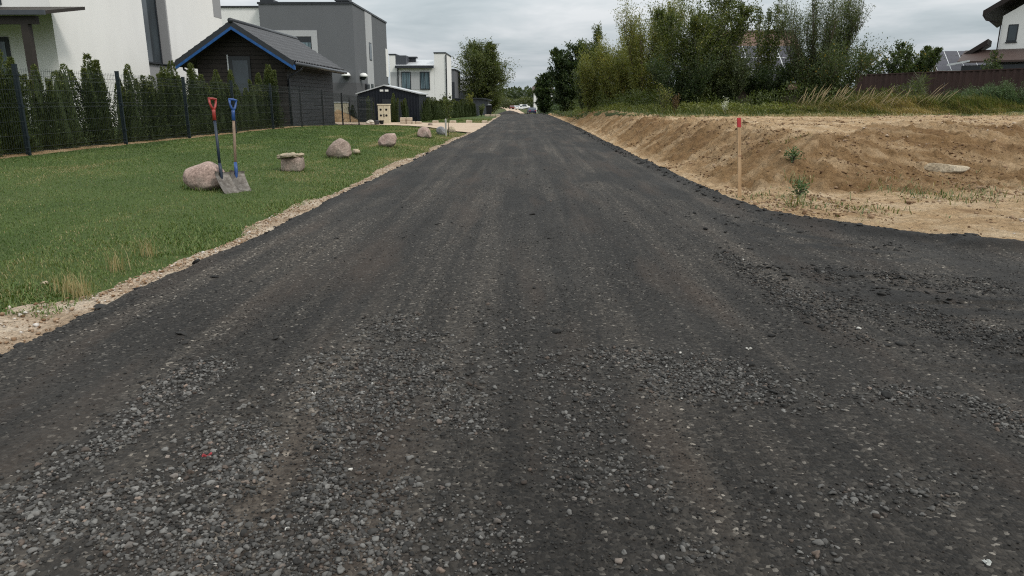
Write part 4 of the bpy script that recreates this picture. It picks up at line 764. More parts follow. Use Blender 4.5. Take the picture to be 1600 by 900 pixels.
# ------------------------------------------------------------------ right side
# brown profiled sheet fence
fa, fb = at(1338, 118, 41.0), at(1600, 108, 33.5); fd = Vector((fb.x-fa.x, fb.y-fa.y, 0)); L = fd.length+9; fd.normalize(); fn = Vector((fd.y, -fd.x, 0))
bf = thing('brown_fence', 'dark brown profiled metal sheet fence behind the tall dry grass', 'fence', (fa.x, fa.y, 0))
nseg = int(L/2.5)+1
slope = (fb.z-fa.z)/(Vector((fb.x-fa.x, fb.y-fa.y, 0)).length)
for q in range(nseg):
    V = []; Fc = []; n = 72
    for i in range(n+1):
        u = q*2.5+2.497*i/n; ph_ = (u/.30) % 1; w = .055*(1 if ph_ < .36 else (0 if ph_ > .5 and ph_ < .9 else .5)); p = fa+fd*u+fn*w; V += [(p.x, p.y, -.3+.6), (p.x, p.y, fa.z+slope*u)]
    for i in range(n): Fc.append((2*i, 2*i+2, 2*i+3, 2*i+1))
    mk('sheet_panel', np.array(V)-np.array(bf.location), np.array(Fc), M['brownfence'], parent=bf)
    p = fa+fd*(q*2.5); p2 = fa+fd*(q*2.5+2.49); MB().prism([(p.x, p.y, fa.z+slope*q*2.5), (p2.x, p2.y, fa.z+slope*(q*2.5+2.49)), (p2.x+fn.x*.07, p2.y+fn.y*.07, fa.z+slope*(q*2.5+2.49)), (p.x+fn.x*.07, p.y+fn.y*.07, fa.z+slope*q*2.5)], (0, 0, .045)).build('cap_rail', M['brownfence'], bf)
# brown-roofed white house at the right edge, its gable turned towards the road
YH = 52.0; hx = at(1562, 60, YH).x
rh = thing('white_house', 'white house with dark brown roof at the right edge behind the brown fence', 'house', (hx, YH, 0))
rh_rot = Matrix.Rotation(-R_(37), 3, 'Z')
class TB(MB):
    def build(s, name, mat, parent=None, **k):
        s.v = [tuple(rh_rot @ (Vector((v[0]-hx, v[1]-YH, 0))*.86)+Vector((hx, YH, v[2]))) for v in s.v]; return MB.build(s, name, mat, parent, **k)
zz = at(1562, 25, YH).z
TB().prism([(hx, YH, -.5), (hx+11, YH, -.5), (hx+11, YH, zz), (hx+5.5, YH, zz+3.0), (hx, YH, zz)], (0, 10, 0)).build('wall', M['white'], rh)
e0 = at(1544, 23, YH-.5); sl = (at(1598, -6, YH-.5).z-e0.z)/(at(1598, -6, YH-.5).x-e0.x)
TB().prism([(e0.x, YH-.7, e0.z), (hx+6, YH-.7, e0.z+sl*(hx+6-e0.x)), (hx+6, YH-.7, e0.z+sl*(hx+6-e0.x)+.32), (e0.x, YH-.7, e0.z+.34)], (0, 12, 0)).build('roof', M['brownwood'], rh)
TB().prism([(hx+6, YH-.7, e0.z+sl*(hx+6-e0.x)), (hx+12.5, YH-.7, e0.z), (hx+12.5, YH-.7, e0.z+.33), (hx+6, YH-.7, e0.z+sl*(hx+6-e0.x)+.32)], (0, 12, 0)).build('roof', M['brownwood'], rh)
TB().tube([(e0.x+.05, YH-.3, e0.z), (e0.x+.25, YH-.3, e0.z-.25), (hx-.06, YH-.1, e0.z-.5), (hx-.06, YH-.1, 0)], .05, 6).build('downpipe', M['brownwood'], rh)
q0, q1 = at(1576, 39, YH), at(1587, 66, YH); w = TB().box(q0.x, q1.x, YH-.02, YH-.003, q1.z, q0.z).build('window', M['dark'], rh); TB().box(q0.x+.08, q1.x-.08, YH-.03, YH-.022, q1.z+.08, q0.z-.08).build('pane', M['glass'], w); TB().box(q0.x-.05, q1.x+.05, YH-.09, YH-.003, q1.z-.07, q1.z-.003).build('sill', M['dark'], w)
l0, l1 = at(1519, 92, YH-1.2), at(1563, 68, YH-1.2)
TB().prism([(l0.x, YH-1.2, l0.z), (l1.x, YH-1.2, l1.z), (l1.x, YH-1.2, l1.z+.36), (l0.x, YH-1.2, l0.z+.3)], (0, 3, 0)).build('lower_roof', M['brownwood'], rh)
r0, r1 = at(1555, 96, YH-3.5), at(1555, 80, YH)
TB().prism([(r0.x, YH-3.5, r0.z), (r0.x+9, YH-3.5, r0.z), (r0.x+9, YH-.004, r1.z), (r0.x, YH-.004, r1.z)], (0, 0, .12)).build('veranda_roof', M['brownroof'], rh)
TB().box(r0.x+.3, r0.x+9, YH-3.3, YH-.01, -.2, r0.z-.15).build('veranda', M['dark'], rh); a = at(1540, 97, YH-3.6); b = at(1578, 91, YH-3.6); TB().prism([(a.x, a.y, a.z), (b.x, b.y, b.z), (b.x, b.y, b.z-.12), (a.x, a.y, a.z-.12)], (0, .08, 0)).build('pale_gutter', M['alu'], rh)
def solar(parent, A, B, Cc, cols, rows, gap=.07):
    A, B, Cc = Vector(A), Vector(B), Vector(Cc); u = (B-A); v = (Cc-A); nrm = u.cross(v).normalized(); nrm = nrm if nrm.z > 0 else -nrm
    MB().prism([A+nrm*.06, B+nrm*.06, B+v+nrm*.06, A+v+nrm*.06], nrm*.03).build('mounting_frame', M['alu'], parent)
    for i in range(cols):
        for j in range(rows):
            a = A+u*((i+gap/2)/cols)+v*((j+gap/2)/rows); du = u*((1-gap)/cols); dv = v*((1-gap)/rows)
            MB().prism([a+nrm*.093, a+du+nrm*.093, a+du+dv+nrm*.093, a+dv+nrm*.093], nrm*.02).build('solar_panel', M['solar'], parent)
# house with solar roof seen over the fence
YV = 60.0; s0, s1 = at(1474, 108, YV), at(1532, 80.5, YV+5)
sh = thing('solar_house', 'house roof covered in framed solar panels between shrubs and white house', 'house', (s0.x+3, YV+5, 0))
A = Vector((at(1462, 110, YV).x, YV, at(1470, 113, YV).z)); B = Vector((A.x+7, YV, A.z)); T_ = Vector((A.x+1.0, YV+3.4, at(1500, 80.5, YV+3.4).z))
MB().prism([A, B, B+(T_-A), T_], (0, 0, -.2)).build('roof', M['brownroof'], sh); MB().box(A.x+.4, B.x, YV+.5, YV+3.2, -.5, A.z-.1).build('wall', M['white'], sh); solar(sh, A+(B-A)*.02+(T_-A)*.04, B-(B-A)*.02+(T_-A)*.04, A+(B-A)*.02+(T_-A)*.97, 6, 4)
# brown tiled roof with panels behind the shrubs
YK = 46.0; k0, k1 = at(1142, 132, YK), at(1300, 132, YK); kt = at(1220, 53, YK+5).z
kh = thing('tiled_house', 'house with brown tiled roof and solar panels, half hidden behind the tall shrubs', 'house', ((k0.x+k1.x)/2, YK+5, 0))
k0 = at(1140, 140, YK); ze_ = at(1200, 140, YK).z; xR = at(1285, 60, YK).x
MB().prism([(k0.x, YK, ze_), (xR, YK, ze_), (xR, YK+5, kt), (k0.x, YK+5, kt)], (0, 0, .15)).build('roof', M['claytile'], kh); MB().prism([(k0.x, YK+10, ze_), (xR, YK+10, ze_), (xR, YK+5, kt), (k0.x, YK+5, kt)], (0, 0, .15)).build('roof', M['claytile'], kh)
m = MB(); m.box(k0.x+.5, xR-.4, YK+.8, YK+9.2, -.5, ze_+.5); m.build('wall', M['brownroof'], kh)
MB().tube([(k0.x, YK+5, kt+.12), (xR, YK+5, kt+.12)], .12, 8).build('ridge', M['brownroof'], kh)
e = Vector((k0.x, YK, ze_+.15)); v = Vector((0, 5, kt-ze_)); solar(kh, e+Vector((.5, 0, 0))+v*.06, e+Vector((4.8, 0, 0))+v*.06, e+Vector((.5, 0, 0))+v*.70, 4, 3)
# ------------------------------------------------------------------ trees and shrubs
def bs(px, Y, dz=0.0, right=True):
    x = at(px, 170, Y).x; return (x, Y, (rz1(x, Y) if right else float(base_z(Y)))+dz)
def sz(px0, px1, Y): return abs(px1-px0)/F*Y*1.0
# lone birch pair behind the garage
Yb = 92.0; b_ = at(752, 170, Yb); tree('birch_tree', 'tall birch with drooping twigs, left of the two behind the dark garage', 'tree', (b_.x-.6, Yb, float(base_z(Yb))-.2), (174-76)/F*Yb+.3, 4.4, LM['birch'], 1, 10000, .21, .10, 'oval', .12, .75, droop=.35, bark=M['birchbark'], nbr=70, group='birches behind the dark garage')
tree('birch_tree', 'taller and darker birch, right of the two behind the dark garage', 'tree', (b_.x+.9, Yb+.8, float(base_z(Yb))-.2), (174-64)/F*Yb+.3, 5.4, LM['birch'], 1, 15000, .21, .10, 'cone', .03, .6, droop=.35, bark=M['birchbark'], nbr=80, group='birches behind the dark garage')
# row on the right, far to near
Y = 66; tree('alder_tree', 'small dark alder farthest along the road, by the parked dark blue car', 'tree', bs(852, Y), (176-108)/F*Y, sz(832, 876, Y), LM['dark'], 2, 5500, .19, .12, 'oval', .08, .5, nbr=50, group='trees along the right of the road')
Y = 56; tree('alder_tree', 'broad dark alder with a stepped left edge beyond the yellow-green willows', 'tree', bs(888, Y), (176-66)/F*Y, sz(856, 925, Y), LM['dark'], 2, 9500, .16, .10, 'oval', .05, .55, nbr=70, group='trees along the right of the road')
Y = 50; tree('poplar_tree', 'tall upright dark green tree with spiky top behind the yellow-green willows', 'tree', bs(922, Y), (177-46)/F*Y, sz(893, 952, Y), LM['birch'], 4, 10500, .13, .06, 'col', .08, .95, spread=.3, nbr=70, group='trees along the right of the road')
Y = 41; tree('willow_shrub', 'pale green slender willow shrub at the left end of the shrub row', 'shrub', bs(910, Y), (177-112)/F*Y, sz(892, 930, Y), LM['grey'], 4, 4500, .11, .04, 'vase', .1, 1.0, nbr=46, group='willow shrubs along the right of the road')
Y = 37; tree('willow_shrub', 'yellowing bushy willow shrub right of the slender pale one', 'shrub', bs(955, Y), (178-74)/F*Y, sz(922, 990, Y), LM['willow'], 7, 11000, .10, .035, 'vase', .06, .95, spread=.5, nbr=60, group='willow shrubs along the right of the road')
Y = 33; tree('willow_shrub', 'tall yellow-green willow with fanned stems in the middle of the shrub row', 'shrub', bs(1006, Y), (178-22)/F*Y, sz(960, 1050, Y), LM['willow'], 9, 15000, .095, .033, 'vase', .05, 1.0, spread=.52, nbr=76, group='willow shrubs along the right of the road')
Y = 35; tree('willow_shrub', 'rounded yellow-green willow shrub between the yellowing one and the tall fanned one', 'shrub', bs(978, Y), (178-92)/F*Y, sz(945, 1012, Y), LM['willow'], 7, 9000, .10, .035, 'vase', .03, .85, spread=.5, nbr=60, group='willow shrubs along the right of the road')
Y = 38; tree('willow_shrub', 'low yellow-green willow shrub behind the slender pale one', 'shrub', bs(925, Y), (178-96)/F*Y, sz(898, 952, Y), LM['willow'], 7, 7000, .10, .035, 'vase', .03, .85, spread=.5, nbr=60, group='willow shrubs along the right of the road')
Y = 36; tree('poplar_tree', 'slim dark poplar rising right behind the tall yellow-green willow', 'tree', bs(1030, Y), (178-16)/F*Y, sz(1012, 1052, Y), LM['dark'], 3, 6500, .10, .06, 'col', .1, .95, spread=.22, nbr=52, group='trees along the right of the road')
Y = 28; tree('birch_tree', 'largest dense dark birch cut by the top of the picture', 'tree', bs(1098, Y), (179+25)/F*Y, sz(1034, 1160, Y), LM['birch'], 5, 27000, .085, .045, 'oval', .03, .6, spread=.5, nbr=120, group='trees along the right of the road', bark=M['birchbark'], bend=.08)
Y = 27; tree('willow_shrub', 'low dark shrub filling the foot of the largest birch on its left', 'shrub', bs(1062, Y), (179-100)/F*Y, sz(1030, 1110, Y), LM['dark'], 6, 10000, .075, .032, 'vase', .02, .7, spread=.5, nbr=70, group='willow shrubs along the right of the road')
Y = 27.5; tree('willow_shrub', 'low grey-green shrub filling the foot of the largest birch on its right', 'shrub', bs(1132, Y), (179-96)/F*Y, sz(1100, 1175, Y), LM['grey'], 7, 11000, .07, .035, 'vase', .02, .7, spread=.5, nbr=70, group='willow shrubs along the right of the road')
Y = 29; tree('birch_tree', 'slim airy young birch standing just right of the largest birch', 'tree', bs(1184, Y), (178-8)/F*Y, sz(1158, 1208, Y), LM['birch'], 4, 4300, .085, .045, 'col', .06, .9, spread=.45, nbr=70, group='trees along the right of the road', bark=M['birchbark'])
Y = 28; tree('willow_shrub', 'dark low shrub between the slim birch and the tall feathery willow', 'shrub', bs(1200, Y), (176-114)/F*Y, sz(1165, 1235, Y), LM['dark'], 7, 12000, .075, .035, 'vase', .02, .65, spread=.5, nbr=76, group='willow shrubs along the right of the road')
Y = 27; tree('willow_shrub', 'tall feathery willow with long bare-tipped shoots above the reed plumes', 'shrub', bs(1274, Y), (172+8)/F*Y, sz(1222, 1345, Y)*.8, LM['grey'], 15, 17000, .10, .022, 'vase', .06, 1.15, spread=.62, nbr=70, group='willow shrubs along the right of the road', lean=(.12, 0), twig=.06)
Y = 26; tree('willow_shrub', 'broad leafy shrub filling the foot of the tall feathery willow', 'shrub', bs(1290, Y), (170-88)/F*Y, sz(1235, 1350, Y), LM['apple'], 9, 14000, .07, .035, 'vase', .02, .7, spread=.5, nbr=80, group='willow shrubs along the right of the road')
Y = 42; tree('apple_tree', 'loose apple tree with a few yellow leaves showing above the brown fence', 'tree', bs(1372, Y), (165-66)/F*Y, sz(1335, 1408, Y), LM['apple'], 3, 4200, .12, .075, 'oval', .2, .6, spread=.4, nbr=44, group='garden trees behind the brown fence')
Y = 43; tree('apple_tree', 'denser rounded garden tree above the brown fence beside the solar roof', 'tree', bs(1426, Y), (163-62)/F*Y, sz(1405, 1450, Y), LM['apple'], 4, 8500, .12, .075, 'oval', .12, .6, spread=.4, nbr=66, group='garden trees behind the brown fence')
Y = 45; tree('rowan_bush', 'small reddish bush at the corner of the brown veranda', 'shrub', bs(1540, Y), (163-85)/F*Y, sz(1520, 1560, Y), LM['apple'], 4, 2200, .11, .06, 'oval', .2, .7, nbr=30, group='garden trees behind the brown fence')
Y = 30.5; tree('weed_plant', 'yellow flowering weed clump at the foot of the shrubs', 'weed', bs(1038, 25.2), .62, .9, LM['willow'], 6, 900, .06, .025, 'vase', .1, .9, nbr=20)
tree('weed_plant', 'reddish brown dry weed beside the yellow flowering weed', 'weed', bs(1055, 24.6), .55, .35, leafmat('dry_weed', [(0, (.07, .04, .02)), (1, (.19, .12, .06))]), 4, 700, .05, .02, 'col', .1, 1.1, nbr=20)
t_ = leafmat('white_flower', [(0, (.3, .3, .24)), (1, (.75, .75, .7))]); tree('weed_plant', 'white flowering weed at the left end of the tall grass', 'weed', bs(1133, 23.4), .36, .4, t_, 5, 220, .035, .03, 'vase', .4, 1.0, nbr=16)
# pine seedlings at the right
for i, (px, Yp, w_, h_, lab) in enumerate([(1498, 27.5, .8, .55, 'low spreading young pine, leftmost in front of the brown fence'), (1530, 26.2, .95, .62, 'young green pine between two others in front of the brown fence'), (1556, 25.6, 1.05, .75, 'largest bushy young pine in front of the brown fence'), (1592, 25.0, 1.0, .62, 'young pine at the very right edge of the picture')]):
    tree('pine_seedling', lab, 'young pine', bs(px, Yp), h_*.95, w_, LM['pine'], 4, 4200, .10, .010, 'vase', .05, .75, spread=.4, nbr=40, group='young pines in front of the brown fence', twig=.14)
tree('reed_clump', 'clump of pale arching reed leaves in front of the brown fence', 'reed', bs(1428, 31), .95, .9, LM['grey'], 6, 420, .45, .018, 'vase', .3, 1.2, nbr=12, twig=.05)
# weeds on the bank face
for px, py_, h_, lab in ((1250, 296, .12, 'small leafy green weed at the foot of the dirt bank'), (1236, 275, .12, 'thin grassy green weed halfway up the dirt bank')):
    g = G(px, py_, .08); tree('weed_plant', lab, 'weed', (g.x, g.y, rz1(g.x, g.y)), h_, .16, LM['pine'], 6, 260, .035, .016, 'vase', .02, .7, nbr=14)
# hedge of thujas by the metal shed and further along the driveway
def far_thuja(px, Y, top, label, grp, wide=1.0, sc=None):
    x = at(px, 185, Y).x; z = lz1(x, Y)-.02; h = at(px, top, Y).z-z; thuja(x, Y, z, label, grp, h/1.5, wide)
far_thuja(616, 38.2, 150, 'pointed thuja right beside the beige cabinet, left of two before the navy shed', 'two thujas in front of the navy shed', .95); far_thuja(634, 39.0, 152.5, 'pointed thuja behind the stacked stone blocks, right of two before the navy shed', 'two thujas in front of the navy shed', .9)
far_thuja(577, 38.6, 152, 'thin thuja behind the black fence left of the beige cabinet', 'thin thujas left of the cabinet', .75); far_thuja(584, 38.9, 160, 'short thuja close to the left side of the beige cabinet', 'thin thujas left of the cabinet', .7); far_thuja(552, 41.5, 163, 'thuja half hidden between dirt pile and navy shed', 'thin thujas left of the cabinet', 1.2)
hp = np.linspace(650, 740, 22)
for i, px in enumerate(hp):
    Yh = np.interp(px, [650, 740], [40.5, 57.0]); far_thuja(px, Yh, np.interp(px, [650, 700, 740], [152, 154, 160])+rng.uniform(-1, 2), f'thuja in the far hedge by the second lawn, {ORD[i]} counting from the navy shed', 'thujas of the far hedge', 1.5)
Y = 58; x = at(733, 170, Y).x; tree('shrub', 'yellow-green bush poking out above the far hedge', 'shrub', (x, Y, lz1(x, Y)), at(733, 155, Y).z-lz1(x, Y), 1.0, LM['willow'], 4, 1800, .10, .05, 'vase', .1, .9, nbr=24)
q0, q1 = at(736, 165, 59), at(748, 181, 59); o = thing('panel_fence', 'dark blue-grey vertical board fence at the end of the far hedge', 'fence', (q0.x, 59, 0))
for i in range(7): xa = q0.x+(q1.x-q0.x)*i/7; MB().box(xa+.004, xa+(q1.x-q0.x)/7-.004, 59+.02*(i % 2), 59.04+.02*(i % 2), lz1(-3, 59)-.1, at(740, 164.5, 59).z).build('board', M['flash'], o)
Y = 57; x = at(752, 175, Y).x; tree('shrub', 'small dark shrub beside the end of the board fence', 'shrub', (x, Y, lz1(x, Y)), .62, .7, LM['birch'], 4, 900, .09, .04, 'vase', .1, .9, nbr=20)
# sapling with its stake
g = G(697, 209, .05); tree('sapling', 'thin young tree with small round crown tied to a pale stake', 'tree', (g.x+.07, g.y+.1, lz1(g.x, g.y)), 1.0, .42, LM['birch'], 1, 500, .06, .03, 'oval', .52, .7, nbr=22)
o = thing('tree_stake', 'pale round wooden stake beside the grey boulder at the lawn end', 'stake', (g.x, g.y, lz1(g.x, g.y)))
MB().tube([(g.x, g.y, lz1(g.x, g.y)-.1), (g.x-.005, g.y, lz1(g.x, g.y)+.52)], .028, 10).build('pole', simple('weathered_wood', (.36, .35, .32), .85, .2, var=.25, scale=20), o); MB().tube([(g.x-.005, g.y, lz1(g.x, g.y)+.521), (g.x-.005, g.y, lz1(g.x, g.y)+.54)], [.024, .012], 10).build('pole_tip', simple('cut_wood', (.5, .46, .4), .8), o)
# ------------------------------------------------------------------ far wood, hedgerow and mound
def mass(name, x0, x1, y0, y1, hts, n, ll, mat, base=None, tone=.42):
    P = []; V0 = [];
    k = n; u = rng.uniform(0, 1, k); x = x0+(x1-x0)*u; y = rng.uniform(y0, y1, k); H_ = hts[0]+(hts[1]-hts[0])*(.6*fbm(x*hts[2], y*.02, 4, 200)+.4*vn2(x*hts[2]*3.1, y*.05, 201)); zb = base_z(y)+.1
    f = rng.uniform(0, 1, k)**.7; P = np.stack([x, y, zb+f*H_*(.85+.15*rng.uniform(0, 1, k))], 1); D = rng.normal(0, 1, (k, 3))+np.array([0, -.4, .6])
    o = leaves(P, D, rng.uniform(.7, 1.3, k)*ll, rng.uniform(.5, .8, k)*ll, np.clip(tone+rng.normal(0, .1, k)+.25*(f-.5)+.25*(fbm(x*hts[2]*2, y*.1, 3, 202)-.5), 0, 1), mat, name); o['kind'] = 'stuff'; return o
mass('far_wood', -260, 260, 420, 470, (8, 15, .05), 26000, 2.2, LM['far'], tone=.22)
mass('hedgerow', -40, 30, 335, 365, (2.5, 8.0, .07), 12000, 1.0, LM['far'], tone=.55); mass('scrub', -16, -6.5, 160, 175, (.8, 2.0, .3), 2500, .35, LM['willow'], tone=.3); mass('verge_bushes', 3.4, 10, 110, 180, (1.2, 3.2, .2), 5000, .4, LM['dark'], tone=.4)
for nm_, pts_, n_, hts_, mt_ in (('undergrowth', [(3.4, 47), (4.0, 36), (5.0, 30), (6.5, 26.5), (9.5, 25), (13, 25)], 16000, (.15, 1.15, 1.1), LM['birch']), ('field_weeds', [(3.3, 44), (3.9, 33), (4.9, 27.5), (6.4, 24.2), (8.2, 23)], 7000, (.06, .42, 1.4), LM['willow'])):
    a_ = np.array(pts_); u_ = rng.uniform(0, 1, n_); x_ = np.interp(u_, np.linspace(0, 1, len(a_)), a_[:, 0])+rng.normal(0, .35, n_); y_ = np.interp(u_, np.linspace(0, 1, len(a_)), a_[:, 1])+rng.normal(0, .5, n_)
    H_ = hts_[0]+hts_[1]*fbm(x_*hts_[2], y_*hts_[2]*.5, 4, 220); f_ = rng.uniform(0, 1, n_)
    o = leaves(np.stack([x_, y_, right_z(x_, y_)+.03+f_*H_], 1), rng.normal(0, 1, (n_, 3))+np.array([0, -.3, .9]), rng.uniform(.05, .12, n_), rng.uniform(.02, .045, n_), .40+rng.normal(0, .12, n_)+.35*(fbm(x_*2, y_*2, 3, 221)-.5), mt_, nm_); o['kind'] = 'stuff'
mass('roadside_weeds', 2.7, 5.2, 36, 66, (.1, .5, .5), 6000, .10, LM['grey'], tone=.5)
g = at(795, 181, 66); n1_, n2_ = 40, 14; V = []; Fc = []
cx_, cy_ = at(796, 180, 70).x, 70.0
for i in range(n2_+1):
    f = i/n2_
    for k in range(n1_):
        a = 2*math.pi*k/n1_; r = 1-f; X_ = cx_+math.cos(a)*r*1.35; Y_ = cy_+math.sin(a)*r*1.5; jj = float(fbm(np.array([X_*3]), np.array([Y_*3]), 3, 210)[0]-.5); V.append((X_, Y_, float(base_z(Y_))-.08+.62*f**.85*(1-.28*f)+.12*jj*f))
for i in range(n2_):
    for k in range(n1_): Fc.append((i*n1_+k, i*n1_+(k+1) % n1_, (i+1)*n1_+(k+1) % n1_, (i+1)*n1_+k))
o = mk('asphalt_heap', np.array(V), np.array(Fc), M['asphalt'], {'coarse': np.full(len(V), .3), 'loose': np.full(len(V), .5)}, smooth=True); tag(o, 'low heap of dark asphalt millings at the far end of the road', 'heap')
# dirt pile behind the black fence
c0 = at(540, 185, 41.0); V = []; Fc = []
for i in range(21):
    f = i/20
    for k in range(56):
        a = 2*math.pi*k/56; r = 1-f; X_ = c0.x-.1+math.cos(a)*r*(1.5 if math.cos(a) > 0 else 1.0); Y_ = 40.6+math.sin(a)*r*.9; jj = float(fbm(np.array([X_*2.4]), np.array([Y_*2.4]), 4, 211)[0]-.5); V.append((X_-.25*f, Y_, -.12+.74*f**1.1+.3*jj*f))
for i in range(20):
    for k in range(56): Fc.append((i*56+k, i*56+(k+1) % 56, (i+1)*56+(k+1) % 56, (i+1)*56+k))
tag(mk('dirt_pile', np.array(V), np.array(Fc), M['soil'], {'soil_dark': np.full(len(V), .55)}, smooth=True), 'reddish brown heap of dug soil beside the black shed', 'dirt pile')
# ------------------------------------------------------------------ boulders
def rockmat(name, c0, c1, c2):
    t = NT(name); p = t.pos(True); a = t.noise(p, 3.2, 6, .65); b = t.noise(p, 38, 4, .7); v = t.vor(p, 60); c = t.ramp(a, [(.3, c0), (.52, c1), (.72, c2)])
    c = t.mix(.7, c, t.ramp(b, [(.3, .4), (.66, 1.3)]), 'MULTIPLY'); sp = t.noise(p, 1.5, 6, .7); c = t.mix(t.ramp(sp, [(.52, 0.0), (.66, .6)]), c, (.10, .09, .07)); c = t.mix(.4, c, t.ramp(t.sepx(v.outputs['Color'])[0], [(0, .45), (.7, 1.0), (1, 1.5)]), 'MULTIPLY'); t.bump(t.math('ADD', a, t.math('MULTIPLY', b, .35)), .6, .03); return t.fin(c, .88, .2)
RK = {'pink': rockmat('pink_granite', (.24, .165, .135), (.38, .28, .24), (.47, .38, .33)), 'brown': rockmat('brown_granite', (.15, .11, .09), (.31, .24, .20), (.43, .37, .32)), 'grey': rockmat('grey_granite', (.16, .16, .165), (.27, .27, .275), (.38, .37, .36)), 'ochre': rockmat('ochre_sandstone', (.24, .185, .12), (.40, .33, .235), (.50, .43, .33))}
ib = ico(5)
def rock(name, label, px0, px1, py0, py1, mat, seed, depth=.85, cuts=5, shape=None, group=None, sharp=.10, cat='boulder', zs=0.0, par=None, back=.4):
    pm = (px0+px1)/2; zl = .06
    for _ in range(4): g = G(pm, py1-2, zl); zl = lz1(g.x, g.y)+zs if g.x < 0 else rz1(g.x, g.y)+zs
    wd = (px1-px0)/F*g.y; ht = (py1-py0)/F*g.y*1.03; v = ib[0].copy(); r2 = np.random.default_rng(seed)
    v = v*(1+.30*(vn3(v*.9+seed, seed)-.5)+.12*(vn3(v*2.3+seed, seed+1)-.5))[:, None]
    for _ in range(cuts):
        nrm = r2.normal(0, 1, 3); nrm[2] = abs(nrm[2])*.6; nrm /= np.linalg.norm(nrm); dd = v@nrm; lim = np.quantile(dd, r2.uniform(.86, .95)); v = v-np.outer(np.maximum(0, dd-lim)*.85, nrm)
    if shape: v = shape(v)
    v = v*(1+.035*(vn3(v*6+seed, seed+2)-.5)+.015*(vn3(v*16+seed, seed+3)-.5))[:, None]
    lo, hi = v.min(0), v.max(0); v = (v-(lo+hi)/2)/(hi-lo); bury = .10 if zs == 0 else 0
    v = v*np.array([wd, wd*depth, ht*(1+bury)]); v[:, 2] += ht*(1+bury)/2-ht*bury
    o = mk(name, v, ib[1], RK[mat], smooth=True); o.location = (g.x*(1+wd*depth*back/g.y), g.y+wd*depth*back, zl); tag(o, label, cat, group); return o
B_ = 'boulders along the lawn edge'
def flatright(v): v = v.copy(); v[:, 2] = np.where(v[:, 0] > 0, v[:, 2]*(1-.22*v[:, 0]), v[:, 2]); return v
def peak(v): v = v.copy(); s = 1-.28*(v[:, 2]+.3); v[:, 0] = v[:, 0]*s+.12*v[:, 2]; return v
rock('boulder', 'large pinkish boulder with two shovels leaning on it', 288, 356, 260, 304, 'pink', 3, .7, 4, flatright, B_, back=.95)
base_ = rock('stone_block', 'squat broken stone under the flat ochre slab on the lawn', 442, 475, 248, 270, 'brown', 8, .9, 3, lambda v: np.sign(v)*np.abs(v)**.38*np.array([1, 1, 1]), 'stones of the small stone table')
rock('boulder', 'tall pointed brown boulder on the lawn right of the stone table', 511, 550, 220.5, 250, 'brown', 12, .85, 4, peak, B_)
rock('boulder', 'small pale stone tucked beside the tall pointed boulder', 550, 563, 235.5, 244, 'ochre', 15, .9, 4, None, B_)
rock('boulder', 'rounded pinkish boulder sloping to the left, midway along the lawn edge', 591, 621, 212, 232.5, 'pink', 22, .85, 4, lambda v: np.stack([v[:, 0]+.2*v[:, 2], v[:, 1], v[:, 2]], 1), B_)
rock('boulder', 'blocky pink boulder left of the grey one near the driveway', 652, 674, 202, 218.5, 'pink', 27, .9, 7, None, B_)
rock('boulder', 'grey boulder at the foot of the sapling stake', 682, 698, 200.5, 213.5, 'grey', 31, .9, 5, None, B_)
rock('boulder', 'pale ochre boulder right of the sapling stake', 699, 712, 200.5, 210, 'ochre', 35, .9, 4, None, B_)
rock('boulder', 'small dark stone on the driveway edge behind the pink boulder', 669, 676, 194.5, 199, 'brown', 38, .9, 4, None, B_)
for i, (a, b, c, d, lab) in enumerate([(574, 591, 258, 262, 0), ] if False else []): pass
# flat slab on top of the squat stone
sl_ = base_.location; topz = sl_.z+max(v.co.z for v in base_.data.vertices)
v = ib[0].copy(); v = v*(1+.5*(vn3(v*1.1+50, 50)-.5)+.15*(vn3(v*4+9, 9)-.5))[:, None]; wd = 41/F*sl_.y
v[:, 2] = np.clip(v[:, 2], -.45, .45); v[:, :2] = v[:, :2]*(1+.28*(vn2(np.arctan2(v[:, 1], v[:, 0])*2.1+5, v[:, 0]*0, 77)-.5))[:, None]; v = v*np.array([wd*.52, wd*.42, .06])+np.array([0, 0, 0]); v[:, 2] += .022*(vn3(v*14, 51)-.5)*2+.03*v[:, 0]/wd
o = mk('stone_slab', v, ib[1], RK['ochre'], smooth=True); o.location = (sl_.x-.02, sl_.y-.03, topz+.012); tag(o, 'flat ochre slab lying on the squat stone on the lawn', 'slab', 'stones of the small stone table')
# flat rock in the dirt and small stones
rock('boulder', 'flat pale rock half buried at the foot of the dirt bank', 1437, 1508, 274, 293, 'ochre', 61, .6, 9, lambda v: np.stack([v[:, 0]*(1-.25*np.abs(v[:, 1])), v[:, 1], np.clip(v[:, 2], -1, .25-.3*v[:, 0]+.12*vn2(v[:, 0]*3, v[:, 1]*3, 5))], 1), zs=-.06)
rock('stone', 'small white stone lying in the grass near the front lawn edge', 64, 76, 443, 448.5, 'ochre', 47, .8, 3, cat='stone')
# taller unmown grass around the stones
pp = []
for o in list(C.objects):
    if o.get('category') == 'boulder' and o.location.x < 0 or o.name.startswith('stone_block'):
        rx = max(v.co.x for v in o.data.vertices)*.98; ry = max(v.co.y for v in o.data.vertices)*.98
        for a in rng.uniform(0, 2*math.pi, 170): q = rng.uniform(.88, 1.25); pp.append((o.location.x+math.cos(a)*rx*q, o.location.y+math.sin(a)*ry*q))
pp = np.array(pp); blades('stone_edge_grass', np.stack([pp[:, 0], pp[:, 1], lawn_h(pp[:, 0], pp[:, 1])-.004], 1), rng.uniform(.03, .085, len(pp)), rng.uniform(.004, .008, len(pp)), np.clip(rng.normal(.42, .17, len(pp)), 0, 1), rng.uniform(.2, .9, len(pp)), M['grass'])
